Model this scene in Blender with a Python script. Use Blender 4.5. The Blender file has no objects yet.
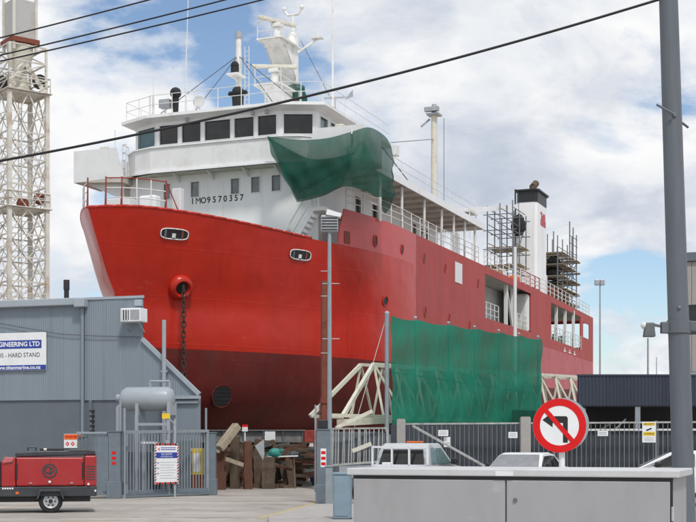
import bpy, math, random
from mathutils import Vector, Matrix
random.seed(7)
R = math.radians
scene = bpy.context.scene
col = scene.collection

# ------------------------------------------------------------------ camera, sky, sun, exposure
FPX, CXP, HYP, CAMH = 1318.0, 348.0, 442.0, 1.65      # focal length and horizon in photo pixels
cam_d = bpy.data.cameras.new('camera'); cam = bpy.data.objects.new('camera', cam_d); col.objects.link(cam)
cam.location = (0, 0, CAMH); cam.rotation_euler = (R(90), 0, 0)
cam_d.sensor_width = 36; cam_d.lens = 36 * FPX / 696; cam_d.shift_y = (HYP - 261) / 696
cam_d.clip_start = .1; cam_d.clip_end = 8000
scene.camera = cam

SUN_AZ, SUN_EL = 162.0, 56.0          # azimuth clockwise from +Y (view direction), elevation
world = bpy.data.worlds.new('World'); scene.world = world; world.use_nodes = True
wn, wl = world.node_tree.nodes, world.node_tree.links
wn.clear()
def N(t, **k):
    n = wn.new(t)
    for a, b in k.items(): setattr(n, a, b)
    return n
w_out = N('ShaderNodeOutputWorld')
sky = N('ShaderNodeTexSky', sky_type='NISHITA'); sky.sun_disc = False
sky.sun_elevation = R(SUN_EL); sky.sun_rotation = R(SUN_AZ)
sky.air_density = 1.0; sky.dust_density = .7; sky.ozone_density = 2.0
bg_sky = N('ShaderNodeBackground'); bg_sky.inputs['Strength'].default_value = .15
wl.new(sky.outputs[0], bg_sky.inputs['Color'])
tc = N('ShaderNodeTexCoord'); sep = N('ShaderNodeSeparateXYZ'); wl.new(tc.outputs['Generated'], sep.inputs[0])
def wmath(op, a, b=None, c=None):
    n = N('ShaderNodeMath', operation=op)
    for i, v in enumerate((a, b, c)):
        if v is None: continue
        if isinstance(v, (int, float)): n.inputs[i].default_value = v
        else: wl.new(v, n.inputs[i])
    return n.outputs[0]
zz = wmath('ADD', wmath('MAXIMUM', sep.outputs[2], 0.0), .36)
comb = N('ShaderNodeCombineXYZ')
wl.new(wmath('DIVIDE', sep.outputs[0], zz), comb.inputs[0]); wl.new(wmath('DIVIDE', sep.outputs[1], zz), comb.inputs[1])
comb.inputs[2].default_value = 4.3
def wnoise(scale, detail, rough, off=0.0, dist=0.0):
    mp = N('ShaderNodeMapping'); mp.inputs['Location'].default_value = (off, off * .6, off)
    wl.new(comb.outputs[0], mp.inputs[0])
    n = N('ShaderNodeTexNoise'); wl.new(mp.outputs[0], n.inputs['Vector'])
    n.inputs['Scale'].default_value = scale; n.inputs['Detail'].default_value = detail
    n.inputs['Roughness'].default_value = rough; n.inputs['Distortion'].default_value = dist
    return n.outputs[0]
def wramp(v, stops):
    r = N('ShaderNodeValToRGB'); wl.new(v, r.inputs[0]); e = r.color_ramp.elements
    while len(e) < len(stops): e.new(.5)
    for i, (p, c) in enumerate(stops): e[i].position = p; e[i].color = (*c, 1) if isinstance(c, tuple) else (c, c, c, 1)
    return r.outputs[0]
CLOUD_OFF = 33.3
dens = wnoise(2.1, 12, .56, CLOUD_OFF, .25)
cover = wramp(dens, [(.42, 0.0), (.46, .70), (.50, 1.0)])
body = wramp(dens, [(.44, (.93, .95, .98)), (.52, (1.0, 1.0, 1.0)), (.62, (.80, .835, .89)), (.74, (.64, .69, .77))])
puff = wramp(wnoise(4.5, 10, .6, CLOUD_OFF + 5.2, .4), [(.38, (.74, .775, .84)), (.56, (1.0, 1.0, 1.0))])
shmix = N('ShaderNodeMix', data_type='RGBA', blend_type='MULTIPLY'); shmix.inputs['Factor'].default_value = 1.0
wl.new(body, shmix.inputs['A']); wl.new(puff, shmix.inputs['B'])
shade = shmix.outputs['Result']
bg_cl = N('ShaderNodeBackground'); bg_cl.inputs['Strength'].default_value = 1.05
wl.new(shade, bg_cl.inputs['Color'])
mixw = N('ShaderNodeMixShader'); wl.new(cover, mixw.inputs[0]); wl.new(bg_sky.outputs[0], mixw.inputs[1]); wl.new(bg_cl.outputs[0], mixw.inputs[2])
wl.new(mixw.outputs[0], w_out.inputs[0])

sd = bpy.data.lights.new('sun', 'SUN'); sd.energy = 2.5; sd.angle = R(8); sd.color = (1, .965, .91)
sun = bpy.data.objects.new('sun', sd); col.objects.link(sun)
tos = Vector((math.sin(R(SUN_AZ)) * math.cos(R(SUN_EL)), math.cos(R(SUN_AZ)) * math.cos(R(SUN_EL)), math.sin(R(SUN_EL))))
sun.rotation_euler = tos.to_track_quat('Z', 'Y').to_euler()
scene.view_settings.view_transform = 'Standard'; scene.view_settings.look = 'None'
scene.view_settings.exposure = -.1; scene.view_settings.gamma = 1; scene.view_settings.use_curve_mapping = False

# ------------------------------------------------------------------ materials
MATS = {}
def mat(name, c, rough=.6, metal=0.0, var=.12, scale=3.0, bump=0.0, bscale=30.0, stretch=(1, 1, 1), spec=.5, coat=0.0,
        dirt=None, dirt_amt=0.0, dscale=2.0, seams=None, wave=0.0, streak=None, scuff=None, objvar=0.0):
    m = bpy.data.materials.new(name); m.use_nodes = True
    nt = m.node_tree; n, l = nt.nodes, nt.links; b = n['Principled BSDF']
    b.inputs['Roughness'].default_value = rough; b.inputs['Metallic'].default_value = metal
    b.inputs['Specular IOR Level'].default_value = spec; b.inputs['Coat Weight'].default_value = coat
    t = n.new('ShaderNodeTexCoord'); mp = n.new('ShaderNodeMapping'); mp.inputs['Scale'].default_value = stretch
    l.new(t.outputs['Object'], mp.inputs[0])
    def noise(s, d=6, r=.6, vec=None):
        q = n.new('ShaderNodeTexNoise'); l.new(vec or mp.outputs[0], q.inputs['Vector'])
        q.inputs['Scale'].default_value = s; q.inputs['Detail'].default_value = d; q.inputs['Roughness'].default_value = r
        return q.outputs[0]
    def ramp(v, stops):
        r = n.new('ShaderNodeValToRGB'); l.new(v, r.inputs[0]); e = r.color_ramp.elements
        while len(e) < len(stops): e.new(.5)
        for i, (p, cc) in enumerate(stops): e[i].position = p; e[i].color = (*cc, 1)
        return r.outputs[0]
    lo = tuple(max(0, x * (1 - var)) for x in c); hi = tuple(min(1, x * (1 + var)) for x in c)
    base = ramp(noise(scale), [(.3, lo), (.7, hi)])
    if dirt:
        mk = ramp(noise(dscale, 9, .7), [(.5, (0, 0, 0)), (.72, (dirt_amt,) * 3)])
        mx = n.new('ShaderNodeMix'); mx.data_type = 'RGBA'; l.new(mk, mx.inputs['Factor'])
        l.new(base, mx.inputs['A']); mx.inputs['B'].default_value = (*dirt, 1); base = mx.outputs['Result']
    for sk, stv, th0, th1 in ((streak, (2.2, 2.2, .09), .56, .72), (scuff, (1.4, 1.4, 3.0), .63, .68)):
        if not sk: continue
        m3 = n.new('ShaderNodeMapping'); m3.inputs['Scale'].default_value = stv; l.new(t.outputs['Object'], m3.inputs[0])
        mk = ramp(noise(1.0, 8, .68, m3.outputs[0]), [(th0, (0, 0, 0)), (th1, (sk[3],) * 3)])
        mx = n.new('ShaderNodeMix'); mx.data_type = 'RGBA'; l.new(mk, mx.inputs['Factor'])
        l.new(base, mx.inputs['A']); mx.inputs['B'].default_value = (*sk[:3], 1); base = mx.outputs['Result']
    if objvar:
        oi = n.new('ShaderNodeObjectInfo'); mr = n.new('ShaderNodeMapRange'); l.new(oi.outputs['Random'], mr.inputs[0])
        mr.inputs['To Min'].default_value = 1 - objvar; mr.inputs['To Max'].default_value = 1 + objvar
        hs = n.new('ShaderNodeHueSaturation'); l.new(mr.outputs[0], hs.inputs['Value']); l.new(base, hs.inputs['Color']); base = hs.outputs[0]
    l.new(base, b.inputs['Base Color'])
    rr = n.new('ShaderNodeMapRange'); l.new(noise(scale * 2.3), rr.inputs[0])
    rr.inputs['To Min'].default_value = max(.03, rough - .1); rr.inputs['To Max'].default_value = min(1, rough + .1)
    l.new(rr.outputs[0], b.inputs['Roughness'])
    prev = None
    def addbump(h, strength, dist):
        nonlocal prev
        bp = n.new('ShaderNodeBump'); bp.inputs['Strength'].default_value = strength; bp.inputs['Distance'].default_value = dist
        l.new(h, bp.inputs['Height'])
        if prev: l.new(prev, bp.inputs['Normal'])
        prev = bp.outputs[0]
    if wave: addbump(noise(.55, 2, .5, t.outputs['Object']), wave, .5)
    if seams:
        sp = n.new('ShaderNodeSeparateXYZ'); l.new(t.outputs['Object'], sp.inputs[0]); cb = n.new('ShaderNodeCombineXYZ')
        l.new(sp.outputs[0], cb.inputs[0]); l.new(sp.outputs[2], cb.inputs[1])
        bk = n.new('ShaderNodeTexBrick'); l.new(cb.outputs[0], bk.inputs['Vector'])
        bk.inputs['Scale'].default_value = 1; bk.inputs['Brick Width'].default_value = seams[0]; bk.inputs['Row Height'].default_value = seams[1]
        bk.inputs['Mortar Size'].default_value = .025; bk.inputs['Mortar Smooth'].default_value = 1
        addbump(bk.outputs['Fac'], .22, .02)
    if bump: addbump(noise(bscale), bump, .02)
    if prev: l.new(prev, b.inputs['Normal'])
    MATS[name] = m
    return m
M = MATS
mat('hull_red', (.49, .022, .010), .30, var=.10, scale=.5, stretch=(1, 1, .25), coat=.08, spec=.4, dirt=(.37, .018, .009), dirt_amt=.5, dscale=.7, seams=(6.2, 1.9), wave=.16, streak=(.33, .014, .008, .55), scuff=(.58, .08, .05, .45))
mat('hull_dull', (.41, .052, .043), .62, var=.09, scale=.6, stretch=(1, 1, .2), dirt=(.29, .066, .064), dirt_amt=.5, dscale=1.1, seams=(5.5, 1.9), wave=.10, streak=(.25, .05, .045, .6), scuff=(.45, .12, .11, .5))
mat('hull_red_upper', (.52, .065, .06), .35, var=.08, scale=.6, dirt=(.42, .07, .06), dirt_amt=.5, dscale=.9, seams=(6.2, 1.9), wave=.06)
mat('hull_pink', (.50, .13, .14), .7, var=.1, scale=.7, dirt=(.36, .09, .09), dirt_amt=.7, dscale=.6)
mat('antifoul', (.135, .016, .013), .62, spec=.3, var=.25, scale=.5, stretch=(1, 1, .3), dirt=(.10, .035, .03), dirt_amt=.6, dscale=.9, seams=(6.2, 1.7), wave=.12, streak=(.16, .04, .03, .6), scuff=(.14, .05, .04, .6))
mat('ship_white', (.84, .84, .845), .42, var=.04, scale=1.0, dirt=(.62, .57, .50), dirt_amt=.30, dscale=.9, stretch=(1, 1, .3), wave=.08, streak=(.55, .42, .30, .35))
mat('ship_grey_white', (.74, .74, .735), .5, var=.05, scale=1.0, dirt=(.5, .46, .4), dirt_amt=.4, dscale=1.2)
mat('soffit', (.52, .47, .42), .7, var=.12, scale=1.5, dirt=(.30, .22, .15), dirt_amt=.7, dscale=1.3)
mat('cream_paint', (.68, .66, .56), .5, var=.08, scale=2, dirt=(.35, .22, .12), dirt_amt=.6, dscale=2)
mat('mast_white', (.80, .80, .77), .5, var=.06, scale=2, dirt=(.42, .33, .24), dirt_amt=.5, dscale=2.2)
mat('deck_green', (.08, .20, .15), .7)
mat('glass_dark', (.014, .014, .014), .06, var=.5, scale=1.6, spec=.6, dirt=(.06, .052, .04), dirt_amt=.7, dscale=.9)
mat('glass_grey', (.20, .21, .22), .12, var=.2, spec=.6)
mat('glass_teal', (.10, .17, .17), .08, var=.2, spec=.6)
mat('black_paint', (.018, .019, .021), .45, var=.2, scale=4)
mat('black_rubber', (.02, .02, .021), .8, var=.2, scale=8, bump=.3, bscale=60)
mat('letter_black', (.012, .012, .013), .5)
mat('rail_white', (.72, .72, .70), .45, var=.05)
mat('rail_rust', (.30, .035, .025), .6, var=.3, scale=6, dirt=(.25, .10, .06), dirt_amt=.7, dscale=4)
mat('rust', (.22, .060, .036), .85, var=.35, scale=3, bump=.5, dirt=(.09, .035, .02), dirt_amt=.9, dscale=3)
mat('chain_iron', (.05, .035, .03), .75, var=.3, scale=6)
mat('funnel_red', (.45, .05, .06), .5)
mat('orange_paint', (.70, .14, .02), .5)
mat('beam_dirty', (.20, .205, .205), .6, var=.2, scale=3, dirt=(.13, .075, .05), dirt_amt=.8, dscale=1.6)
mat('steel_galv', (.40, .42, .44), .48, metal=.35, var=.12, scale=5, dirt=(.25, .24, .22), dirt_amt=.4, dscale=3)
mat('steel_scaf', (.17, .18, .19), .5, metal=.4, var=.2, scale=4, objvar=0.2)
mat('wood_plank', (.30, .22, .13), .8, var=.25, scale=3, stretch=(1, 6, 6), bump=.3, objvar=0.25)
mat('timber_old', (.115, .083, .058), .9, var=.35, scale=4, stretch=(1.2, 1.2, .15), bump=.6, bscale=14, dirt=(.06, .045, .035), dirt_amt=.8, dscale=2.5, objvar=0.2)
mat('timber_rusty', (.135, .058, .036), .9, var=.35, scale=4, stretch=(1.2, 1.2, .15), bump=.6, bscale=14, dirt=(.06, .03, .02), dirt_amt=.8, dscale=2.5)
mat('timber_pale', (.36, .30, .22), .85, var=.2, scale=4, stretch=(.3, 1.5, 1.5), bump=.4, dirt=(.2, .15, .1), dirt_amt=.7, dscale=2.5)
mat('shed_blue', (.225, .268, .308), .5, var=.06, scale=1.2, stretch=(1, 1, .2), streak=(.165, .19, .21, .5), dirt=(.21, .24, .26), dirt_amt=.5, dscale=1.2, objvar=0.05)
mat('shed_plinth', (.125, .15, .175), .65, var=.07, scale=1.2, streak=(.11, .125, .14, .5), dirt=(.12, .13, .14), dirt_amt=.5, dscale=1.0)
mat('shed_trim', (.35, .395, .43), .45, var=.05)
mat('gate_grey', (.15, .185, .215), .45, var=.12, scale=4, dirt=(.16, .13, .11), dirt_amt=.4, dscale=3)
mat('gate_light', (.25, .29, .32), .45, var=.10, scale=4, dirt=(.2, .17, .15), dirt_amt=.4, dscale=3, objvar=0.1)
mat('tank_grey', (.33, .365, .395), .38, var=.06, scale=2, dirt=(.28, .28, .27), dirt_amt=.4, dscale=1.4)
mat('sign_white', (.80, .81, .82), .4, var=.03, dirt=(.6, .6, .58), dirt_amt=.3)
mat('sign_blue', (.02, .055, .32), .4)
mat('sign_red', (.66, .010, .012), .45, var=.05, spec=.25)
mat('sign_orange', (.78, .16, .02), .4)
mat('sign_yellow', (.78, .55, .03), .4)
mat('sign_grey_text', (.35, .37, .42), .5)
mat('trailer_red', (.37, .016, .019), .32, var=.06, coat=.3, dirt=(.30, .05, .045), dirt_amt=.6, dscale=3)
mat('trailer_black', (.035, .04, .047), .5, var=.15, dirt=(.09, .085, .08), dirt_amt=.4, dscale=3)
mat('chassis_black', (.02, .021, .023), .6, var=.2)
mat('rim_grey', (.42, .43, .44), .4, metal=.3)
mat('lamp_white', (.75, .75, .72), .3)
mat('fence_dark', (.052, .060, .072), .55, var=.12, scale=2, dirt=(.08, .085, .09), dirt_amt=.4, dscale=1.5, objvar=0.16)
mat('fence_bar', (.22, .235, .25), .5, metal=.2, var=.15, scale=5, objvar=0.2)
mat('bar_pale', (.43, .43, .41), .55, var=.25, scale=7, dirt=(.2, .13, .09), dirt_amt=.6, dscale=4, objvar=0.2)
mat('wall_navy', (.032, .040, .062), .55, var=.08, scale=1.0, objvar=0.12)
mat('wall_beige', (.36, .34, .32), .7, var=.06)
mat('concrete', (.36, .34, .32), .9, var=.12, scale=2, bump=.3)
mat('cabinet_grey', (.365, .365, .38), .48, streak=(.31, .305, .295, .5), scuff=(.47, .47, .47, .5), var=.05, scale=5, dirt=(.30, .295, .28), dirt_amt=.6, dscale=3.2, stretch=(1, 1, .35))
mat('cabinet_lid', (.58, .585, .59), .38, var=.05, scale=6, dirt=(.40, .39, .37), dirt_amt=.5, dscale=4)
mat('cabinet_blue', (.21, .29, .35), .45, var=.08, scale=4, dirt=(.17, .19, .2), dirt_amt=.4, dscale=3)
mat('pole_grey', (.12, .135, .155), .5, var=.10, scale=2.5, stretch=(3, 3, .4), bump=.15, bscale=20)
mat('car_white', (.74, .75, .76), .25, var=.02, coat=.5)
mat('car_silver', (.56, .58, .59), .28, metal=.3, var=.03, coat=.4, dirt=(.42, .42, .40), dirt_amt=.4, dscale=2)
mat('wire_black', (.014, .014, .016), .6)
mat('wire_grey', (.10, .10, .11), .6)
mat('tower_paint', (.64, .615, .55), .6, var=.12, scale=1.2, dirt=(.34, .20, .10), dirt_amt=.85, dscale=.9)
mat('tower_box', (.46, .455, .44), .6, var=.08, scale=.8, dirt=(.33, .26, .19), dirt_amt=.6, dscale=.8)
mat('hill_green', (.10, .13, .13), .9, var=.2, scale=.02)
mat('junk_brown', (.11, .075, .05), .9, var=.4, scale=3, bump=.5)
mat('teal_paint', (.03, .25, .22), .5)
mat('blue_paint', (.04, .12, .27), .5, var=.15)
mat('yellow_line', (.46, .37, .16), .8, var=.2, scale=8, dirt=(.34, .31, .27), dirt_amt=1.0, dscale=3.0)
mat('brass', (.35, .26, .10), .4, metal=.6)

def net_mat(name, c, alpha, rough=.6):
    m = bpy.data.materials.new(name); m.use_nodes = True; nt = m.node_tree; n, l = nt.nodes, nt.links
    b = n['Principled BSDF']; out = n['Material Output']
    t = n.new('ShaderNodeTexCoord')
    q = n.new('ShaderNodeTexNoise'); l.new(t.outputs['Object'], q.inputs['Vector']); q.inputs['Scale'].default_value = .8; q.inputs['Detail'].default_value = 5
    r = n.new('ShaderNodeValToRGB'); l.new(q.outputs[0], r.inputs[0])
    r.color_ramp.elements[0].position = .3; r.color_ramp.elements[0].color = (*[x * .8 for x in c], 1)
    r.color_ramp.elements[1].position = .7; r.color_ramp.elements[1].color = (*[x * 1.2 for x in c], 1)
    l.new(r.outputs[0], b.inputs['Base Color']); b.inputs['Roughness'].default_value = rough
    mpb = n.new('ShaderNodeMapping'); mpb.inputs['Scale'].default_value = (1, 1, .35); mpb.inputs['Rotation'].default_value = (.4, .3, 0); l.new(t.outputs['Object'], mpb.inputs[0])
    qb = n.new('ShaderNodeTexNoise'); l.new(mpb.outputs[0], qb.inputs['Vector']); qb.inputs['Scale'].default_value = 2.6; qb.inputs['Detail'].default_value = 6
    bp = n.new('ShaderNodeBump'); bp.inputs['Strength'].default_value = .7; bp.inputs['Distance'].default_value = .12; l.new(qb.outputs[0], bp.inputs['Height']); l.new(bp.outputs[0], b.inputs['Normal'])
    tl = n.new('ShaderNodeBsdfTranslucent'); l.new(bp.outputs[0], tl.inputs['Normal']); l.new(r.outputs[0], tl.inputs[0])
    m1 = n.new('ShaderNodeMixShader'); m1.inputs[0].default_value = .45; l.new(b.outputs[0], m1.inputs[1]); l.new(tl.outputs[0], m1.inputs[2])
    tr = n.new('ShaderNodeBsdfTransparent')
    m2 = n.new('ShaderNodeMixShader'); mr = n.new('ShaderNodeMapRange'); l.new(q.outputs[0], mr.inputs[0])
    mr.inputs['From Min'].default_value = .3; mr.inputs['From Max'].default_value = .7
    mr.inputs['To Min'].default_value = alpha - .06; mr.inputs['To Max'].default_value = alpha + .06
    l.new(mr.outputs[0], m2.inputs[0]); l.new(tr.outputs[0], m2.inputs[1]); l.new(m1.outputs[0], m2.inputs[2])
    l.new(m2.outputs[0], out.inputs[0]); MATS[name] = m
net_mat('net_teal', (.008, .26, .165), .925)
net_mat('net_dark', (.008, .105, .068), .84)

# ground: weathered concrete apron / asphalt
def ground_mat():
    m = bpy.data.materials.new('ground'); m.use_nodes = True; n, l = m.node_tree.nodes, m.node_tree.links; b = n['Principled BSDF']
    t = n.new('ShaderNodeTexCoord')
    def noise(s, d=8, st=(1, 1, 1), r=.62):
        mp = n.new('ShaderNodeMapping'); mp.inputs['Scale'].default_value = st; l.new(t.outputs['Object'], mp.inputs[0])
        q = n.new('ShaderNodeTexNoise'); l.new(mp.outputs[0], q.inputs['Vector']); q.inputs['Scale'].default_value = s
        q.inputs['Detail'].default_value = d; q.inputs['Roughness'].default_value = r; return q.outputs[0]
    def ramp(v, stops):
        r = n.new('ShaderNodeValToRGB'); l.new(v, r.inputs[0]); e = r.color_ramp.elements
        while len(e) < len(stops): e.new(.5)
        for i, (p, cc) in enumerate(stops): e[i].position = p; e[i].color = (*cc, 1)
        return r.outputs[0]
    base = ramp(noise(.35), [(.3, (.34, .31, .275)), (.7, (.46, .425, .385))])
    band = ramp(noise(.55, 6, (.10, 1.6, 1)), [(.40, (.55, .53, .51)), (.58, (1, 1, 1))])
    spot = ramp(noise(.9, 12, (1, 1, 1), .72), [(.36, (.35, .33, .31)), (.47, (1, 1, 1))])
    mx = n.new('ShaderNodeMix'); mx.data_type = 'RGBA'; mx.blend_type = 'MULTIPLY'; mx.inputs['Factor'].default_value = .58
    l.new(base, mx.inputs['A']); l.new(band, mx.inputs['B'])
    m2 = n.new('ShaderNodeMix'); m2.data_type = 'RGBA'; m2.blend_type = 'MULTIPLY'; m2.inputs['Factor'].default_value = .45
    l.new(mx.outputs['Result'], m2.inputs['A']); l.new(spot, m2.inputs['B'])
    l.new(m2.outputs['Result'], b.inputs['Base Color']); b.inputs['Roughness'].default_value = .85
    bp = n.new('ShaderNodeBump'); bp.inputs['Strength'].default_value = .3; bp.inputs['Distance'].default_value = .02
    l.new(noise(25), bp.inputs['Height']); l.new(bp.outputs[0], b.inputs['Normal']); MATS['ground'] = m
ground_mat()

# ------------------------------------------------------------------ mesh helpers
class MB:
    def __init__(s): s.v, s.f, s.m = [], [], []
    def face(s, idx, mi=0): s.f.append(tuple(idx)); s.m.append(mi); return s
    def add(s, vs, fs, mi=0):
        o = len(s.v); s.v += [tuple(v) for v in vs]
        for f in fs: s.face([o + i for i in f], mi)
        return s
    def box(s, x0, x1, y0, y1, z0, z1, mi=0):
        return s.add([(x0, y0, z0), (x1, y0, z0), (x1, y1, z0), (x0, y1, z0), (x0, y0, z1), (x1, y0, z1), (x1, y1, z1), (x0, y1, z1)],
                     [(0, 3, 2, 1), (4, 5, 6, 7), (0, 1, 5, 4), (1, 2, 6, 5), (2, 3, 7, 6), (3, 0, 4, 7)], mi)
    def beam(s, p, q, w, h=None, mi=0):
        h = h or w; p, q = Vector(p), Vector(q); d = (q - p).normalized()
        up = Vector((0, 0, 1)) if abs(d.z) < .95 else Vector((0, 1, 0))
        a = d.cross(up).normalized() * w / 2; b = a.cross(d).normalized() * h / 2
        vs = [p + a * i + b * j for i, j in ((-1, -1), (1, -1), (1, 1), (-1, 1))] + [q + a * i + b * j for i, j in ((-1, -1), (1, -1), (1, 1), (-1, 1))]
        return s.add(vs, [(0, 3, 2, 1), (4, 5, 6, 7), (0, 1, 5, 4), (1, 2, 6, 5), (2, 3, 7, 6), (3, 0, 4, 7)], mi)
    def tube(s, p, q, r0, r1=None, n=8, mi=0):
        r1 = r0 if r1 is None else r1; p, q = Vector(p), Vector(q); d = (q - p).normalized()
        up = Vector((0, 0, 1)) if abs(d.z) < .95 else Vector((0, 1, 0))
        a = d.cross(up).normalized(); b = a.cross(d).normalized(); vs = []
        for c, r in ((p, r0), (q, r1)):
            vs += [c + (a * math.cos(2 * math.pi * i / n) + b * math.sin(2 * math.pi * i / n)) * r for i in range(n)]
        fs = [(i, (i + 1) % n, n + (i + 1) % n, n + i) for i in range(n)] + [tuple(range(n - 1, -1, -1)), tuple(range(n, 2 * n))]
        return s.add(vs, fs, mi)
    def path(s, pts, r, n=6, mi=0):
        for a, b in zip(pts, pts[1:]): s.tube(a, b, r, r, n, mi)
        return s
    def prism(s, poly, axis, a0, a1, mi=0):
        """extrude a 2D polygon along axis 0/1/2 from a0 to a1"""
        def mk(p, a): t = list(p); t.insert(axis, a); return tuple(t)
        k = len(poly); vs = [mk(p, a0) for p in poly] + [mk(p, a1) for p in poly]
        fs = [tuple(range(k - 1, -1, -1)), tuple(range(k, 2 * k))] + [(i, (i + 1) % k, k + (i + 1) % k, k + i) for i in range(k)]
        return s.add(vs, fs, mi)
    def ball(s, c, r, n=12, m=8, sc=(1, 1, 1), mi=0):
        vs = [(c[0], c[1], c[2] - r * sc[2])]
        for j in range(1, m):
            t = math.pi * j / m
            vs += [(c[0] + r * sc[0] * math.sin(t) * math.cos(2 * math.pi * i / n), c[1] + r * sc[1] * math.sin(t) * math.sin(2 * math.pi * i / n), c[2] - r * sc[2] * math.cos(t)) for i in range(n)]
        vs.append((c[0], c[1], c[2] + r * sc[2])); L = len(vs) - 1
        fs = [(0, 1 + (i + 1) % n, 1 + i) for i in range(n)]
        for j in range(m - 2):
            a = 1 + j * n; fs += [(a + i, a + (i + 1) % n, a + n + (i + 1) % n, a + n + i) for i in range(n)]
        a = 1 + (m - 2) * n; fs += [(a + i, a + (i + 1) % n, L) for i in range(n)]
        return s.add(vs, fs, mi)
    def lathe(s, prof, c, ax=2, n=24, mi=0):
        """prof: list of (radius, height) along axis ax, closed at ends"""
        vs = []
        for r, h in prof:
            for i in range(n):
                a = 2 * math.pi * i / n; t = [math.cos(a) * r, math.sin(a) * r]; t.insert(ax, h)
                vs.append((c[0] + t[0], c[1] + t[1], c[2] + t[2]))
        fs = []
        for j in range(len(prof) - 1):
            fs += [(j * n + i, j * n + (i + 1) % n, (j + 1) * n + (i + 1) % n, (j + 1) * n + i) for i in range(n)]
        fs += [tuple(range(n - 1, -1, -1)), tuple(range((len(prof) - 1) * n, len(prof) * n))]
        return s.add(vs, fs, mi)
    def grid(s, rows, mi=0, skip=None):
        o = len(s.v); w = len(rows[0])
        for r in rows: s.v += [tuple(p) for p in r]
        for j in range(len(rows) - 1):
            for i in range(w - 1):
                if skip and skip(j, i): continue
                s.face((o + j * w + i, o + j * w + i + 1, o + (j + 1) * w + i + 1, o + (j + 1) * w + i), mi(j, i) if callable(mi) else mi)
        return s
    def mesh(s, name, mats):
        me = bpy.data.meshes.new(name); me.from_pydata(s.v, [], s.f); me.update()
        for m in (mats if isinstance(mats, (list, tuple)) else [mats]): me.materials.append(M[m] if isinstance(m, str) else m)
        for p, mi in zip(me.polygons, s.m): p.material_index = mi
        return me
    def build(s, name, mats, parent=None, smooth=False, bevel=0, fix=True, autosmooth=None, solid=0):
        me = s.mesh(name, mats)
        if fix:
            import bmesh
            bm = bmesh.new(); bm.from_mesh(me); bmesh.ops.recalc_face_normals(bm, faces=bm.faces); bm.to_mesh(me); bm.free()
        if smooth:
            for p in me.polygons: p.use_smooth = True
            if autosmooth is not None: me.set_sharp_from_angle(angle=R(autosmooth))
        o = bpy.data.objects.new(name, me); col.objects.link(o); o.parent = parent
        if solid:
            md = o.modifiers.new('solid', 'SOLIDIFY'); md.thickness = solid; md.offset = -1
        if bevel:
            md = o.modifiers.new('bevel', 'BEVEL'); md.width = bevel; md.segments = 2; md.limit_method = 'ANGLE'
        return o
def tag(o, label=None, cat=None, group=None, kind=None):
    for k, v in (('label', label), ('category', cat), ('group', group), ('kind', kind)):
        if v: o[k] = v
    return o
def thing(name, loc, rz, label, cat, group=None):
    o = bpy.data.objects.new(name, None); col.objects.link(o); o.location = loc; o.rotation_euler = (0, 0, rz)
    o.empty_display_size = .2
    return tag(o, label, cat, group)
def inst(src, parent, loc=None, rot=None, name=None):
    c = bpy.data.objects.new(name or src.name.split('.')[0], src.data); col.objects.link(c); c.parent = parent
    if loc is not None: c.location = loc
    if rot is not None: c.rotation_euler = rot
    for md in src.modifiers:
        if md.type == 'BEVEL':
            k = c.modifiers.new('bevel', 'BEVEL'); k.width = md.width; k.segments = 2; k.limit_method = 'ANGLE'
    return c
def text(body, size, mat_, parent, loc, rot, align='CENTER', name='lettering', sx=1.0, ext=.003, spacing=1.0, bold=0.0):
    cu = bpy.data.curves.new(name, 'FONT'); cu.body = body; cu.size = size; cu.align_x = align; cu.align_y = 'CENTER'
    cu.extrude = ext; cu.space_character = spacing; cu.offset = bold; cu.resolution_u = 3
    cu.materials.append(M[mat_])
    tmp = bpy.data.objects.new(name, cu); col.objects.link(tmp)
    bpy.context.view_layer.update()
    me = bpy.data.meshes.new_from_object(tmp.evaluated_get(bpy.context.evaluated_depsgraph_get())); bpy.data.objects.remove(tmp)
    o = bpy.data.objects.new(name, me); col.objects.link(o); o.parent = parent; o.location = loc; o.rotation_euler = rot; o.scale = (sx, 1, 1)
    return o
def at(x, y, d):                       # the place seen at photo pixel x, y at depth d metres
    return Vector(((x - CXP) / FPX * d, d, CAMH + (HYP - y) / FPX * d))
def railing(mb_post, pts, h, posts, rails, r):
    """tubes: posts at every point of pts and rails between; rails given as fractions"""
    for p in pts: mb_post.tube(p, (p[0], p[1], p[2] + h), r, r, 6)
    for f in rails:
        for a, b in zip(pts, pts[1:]):
            mb_post.tube((a[0], a[1], a[2] + h * f), (b[0], b[1], b[2] + h * f), r * .8, r * .8, 6)
    return mb_post

# ------------------------------------------------------------------ ground, hills
g = MB().grid([[(x, y, 0) for x in (-3000, -60, -20, 0, 20, 60, 3000)] for y in (-200, 0, 30, 60, 120, 400, 6000)]).build('ground', 'ground')
tag(g, 'weathered pale concrete yard and road', kind='structure')
ln = MB()
def strip(a, b, w):
    a, b = Vector(a), Vector(b); d = (b - a).normalized(); n_ = Vector((-d.y, d.x, 0)) * w / 2
    ln.add([a - n_, b - n_, b + n_, a + n_], [(0, 1, 2, 3)])
def gp(x, y, z=.004): d = CAMH * FPX / (y - HYP); return Vector(((x - CXP) / FPX * d, d, z))
strip(gp(258, 519), gp(312, 504), .13); strip(gp(312, 504), gp(318, 500), .13)
strip(gp(-30, 512), gp(30, 505.5), .11)
strip(gp(60, 521), gp(130, 520), .11)
tag(ln.build('painted_line', 'yellow_line'), kind='structure')
kb = MB().prism([(gp(268, 521).x, gp(268, 521).y), (gp(312, 508).x, gp(312, 508).y), (gp(318, 503).x + 4, gp(312, 505).y), (gp(318, 503).x + 4, 20), (gp(268, 521).x + .5, 20)], 2, -.05, .1)
tag(kb.build('footpath', 'concrete', bevel=.03), kind='structure')
hl = MB()
rows = []
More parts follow.
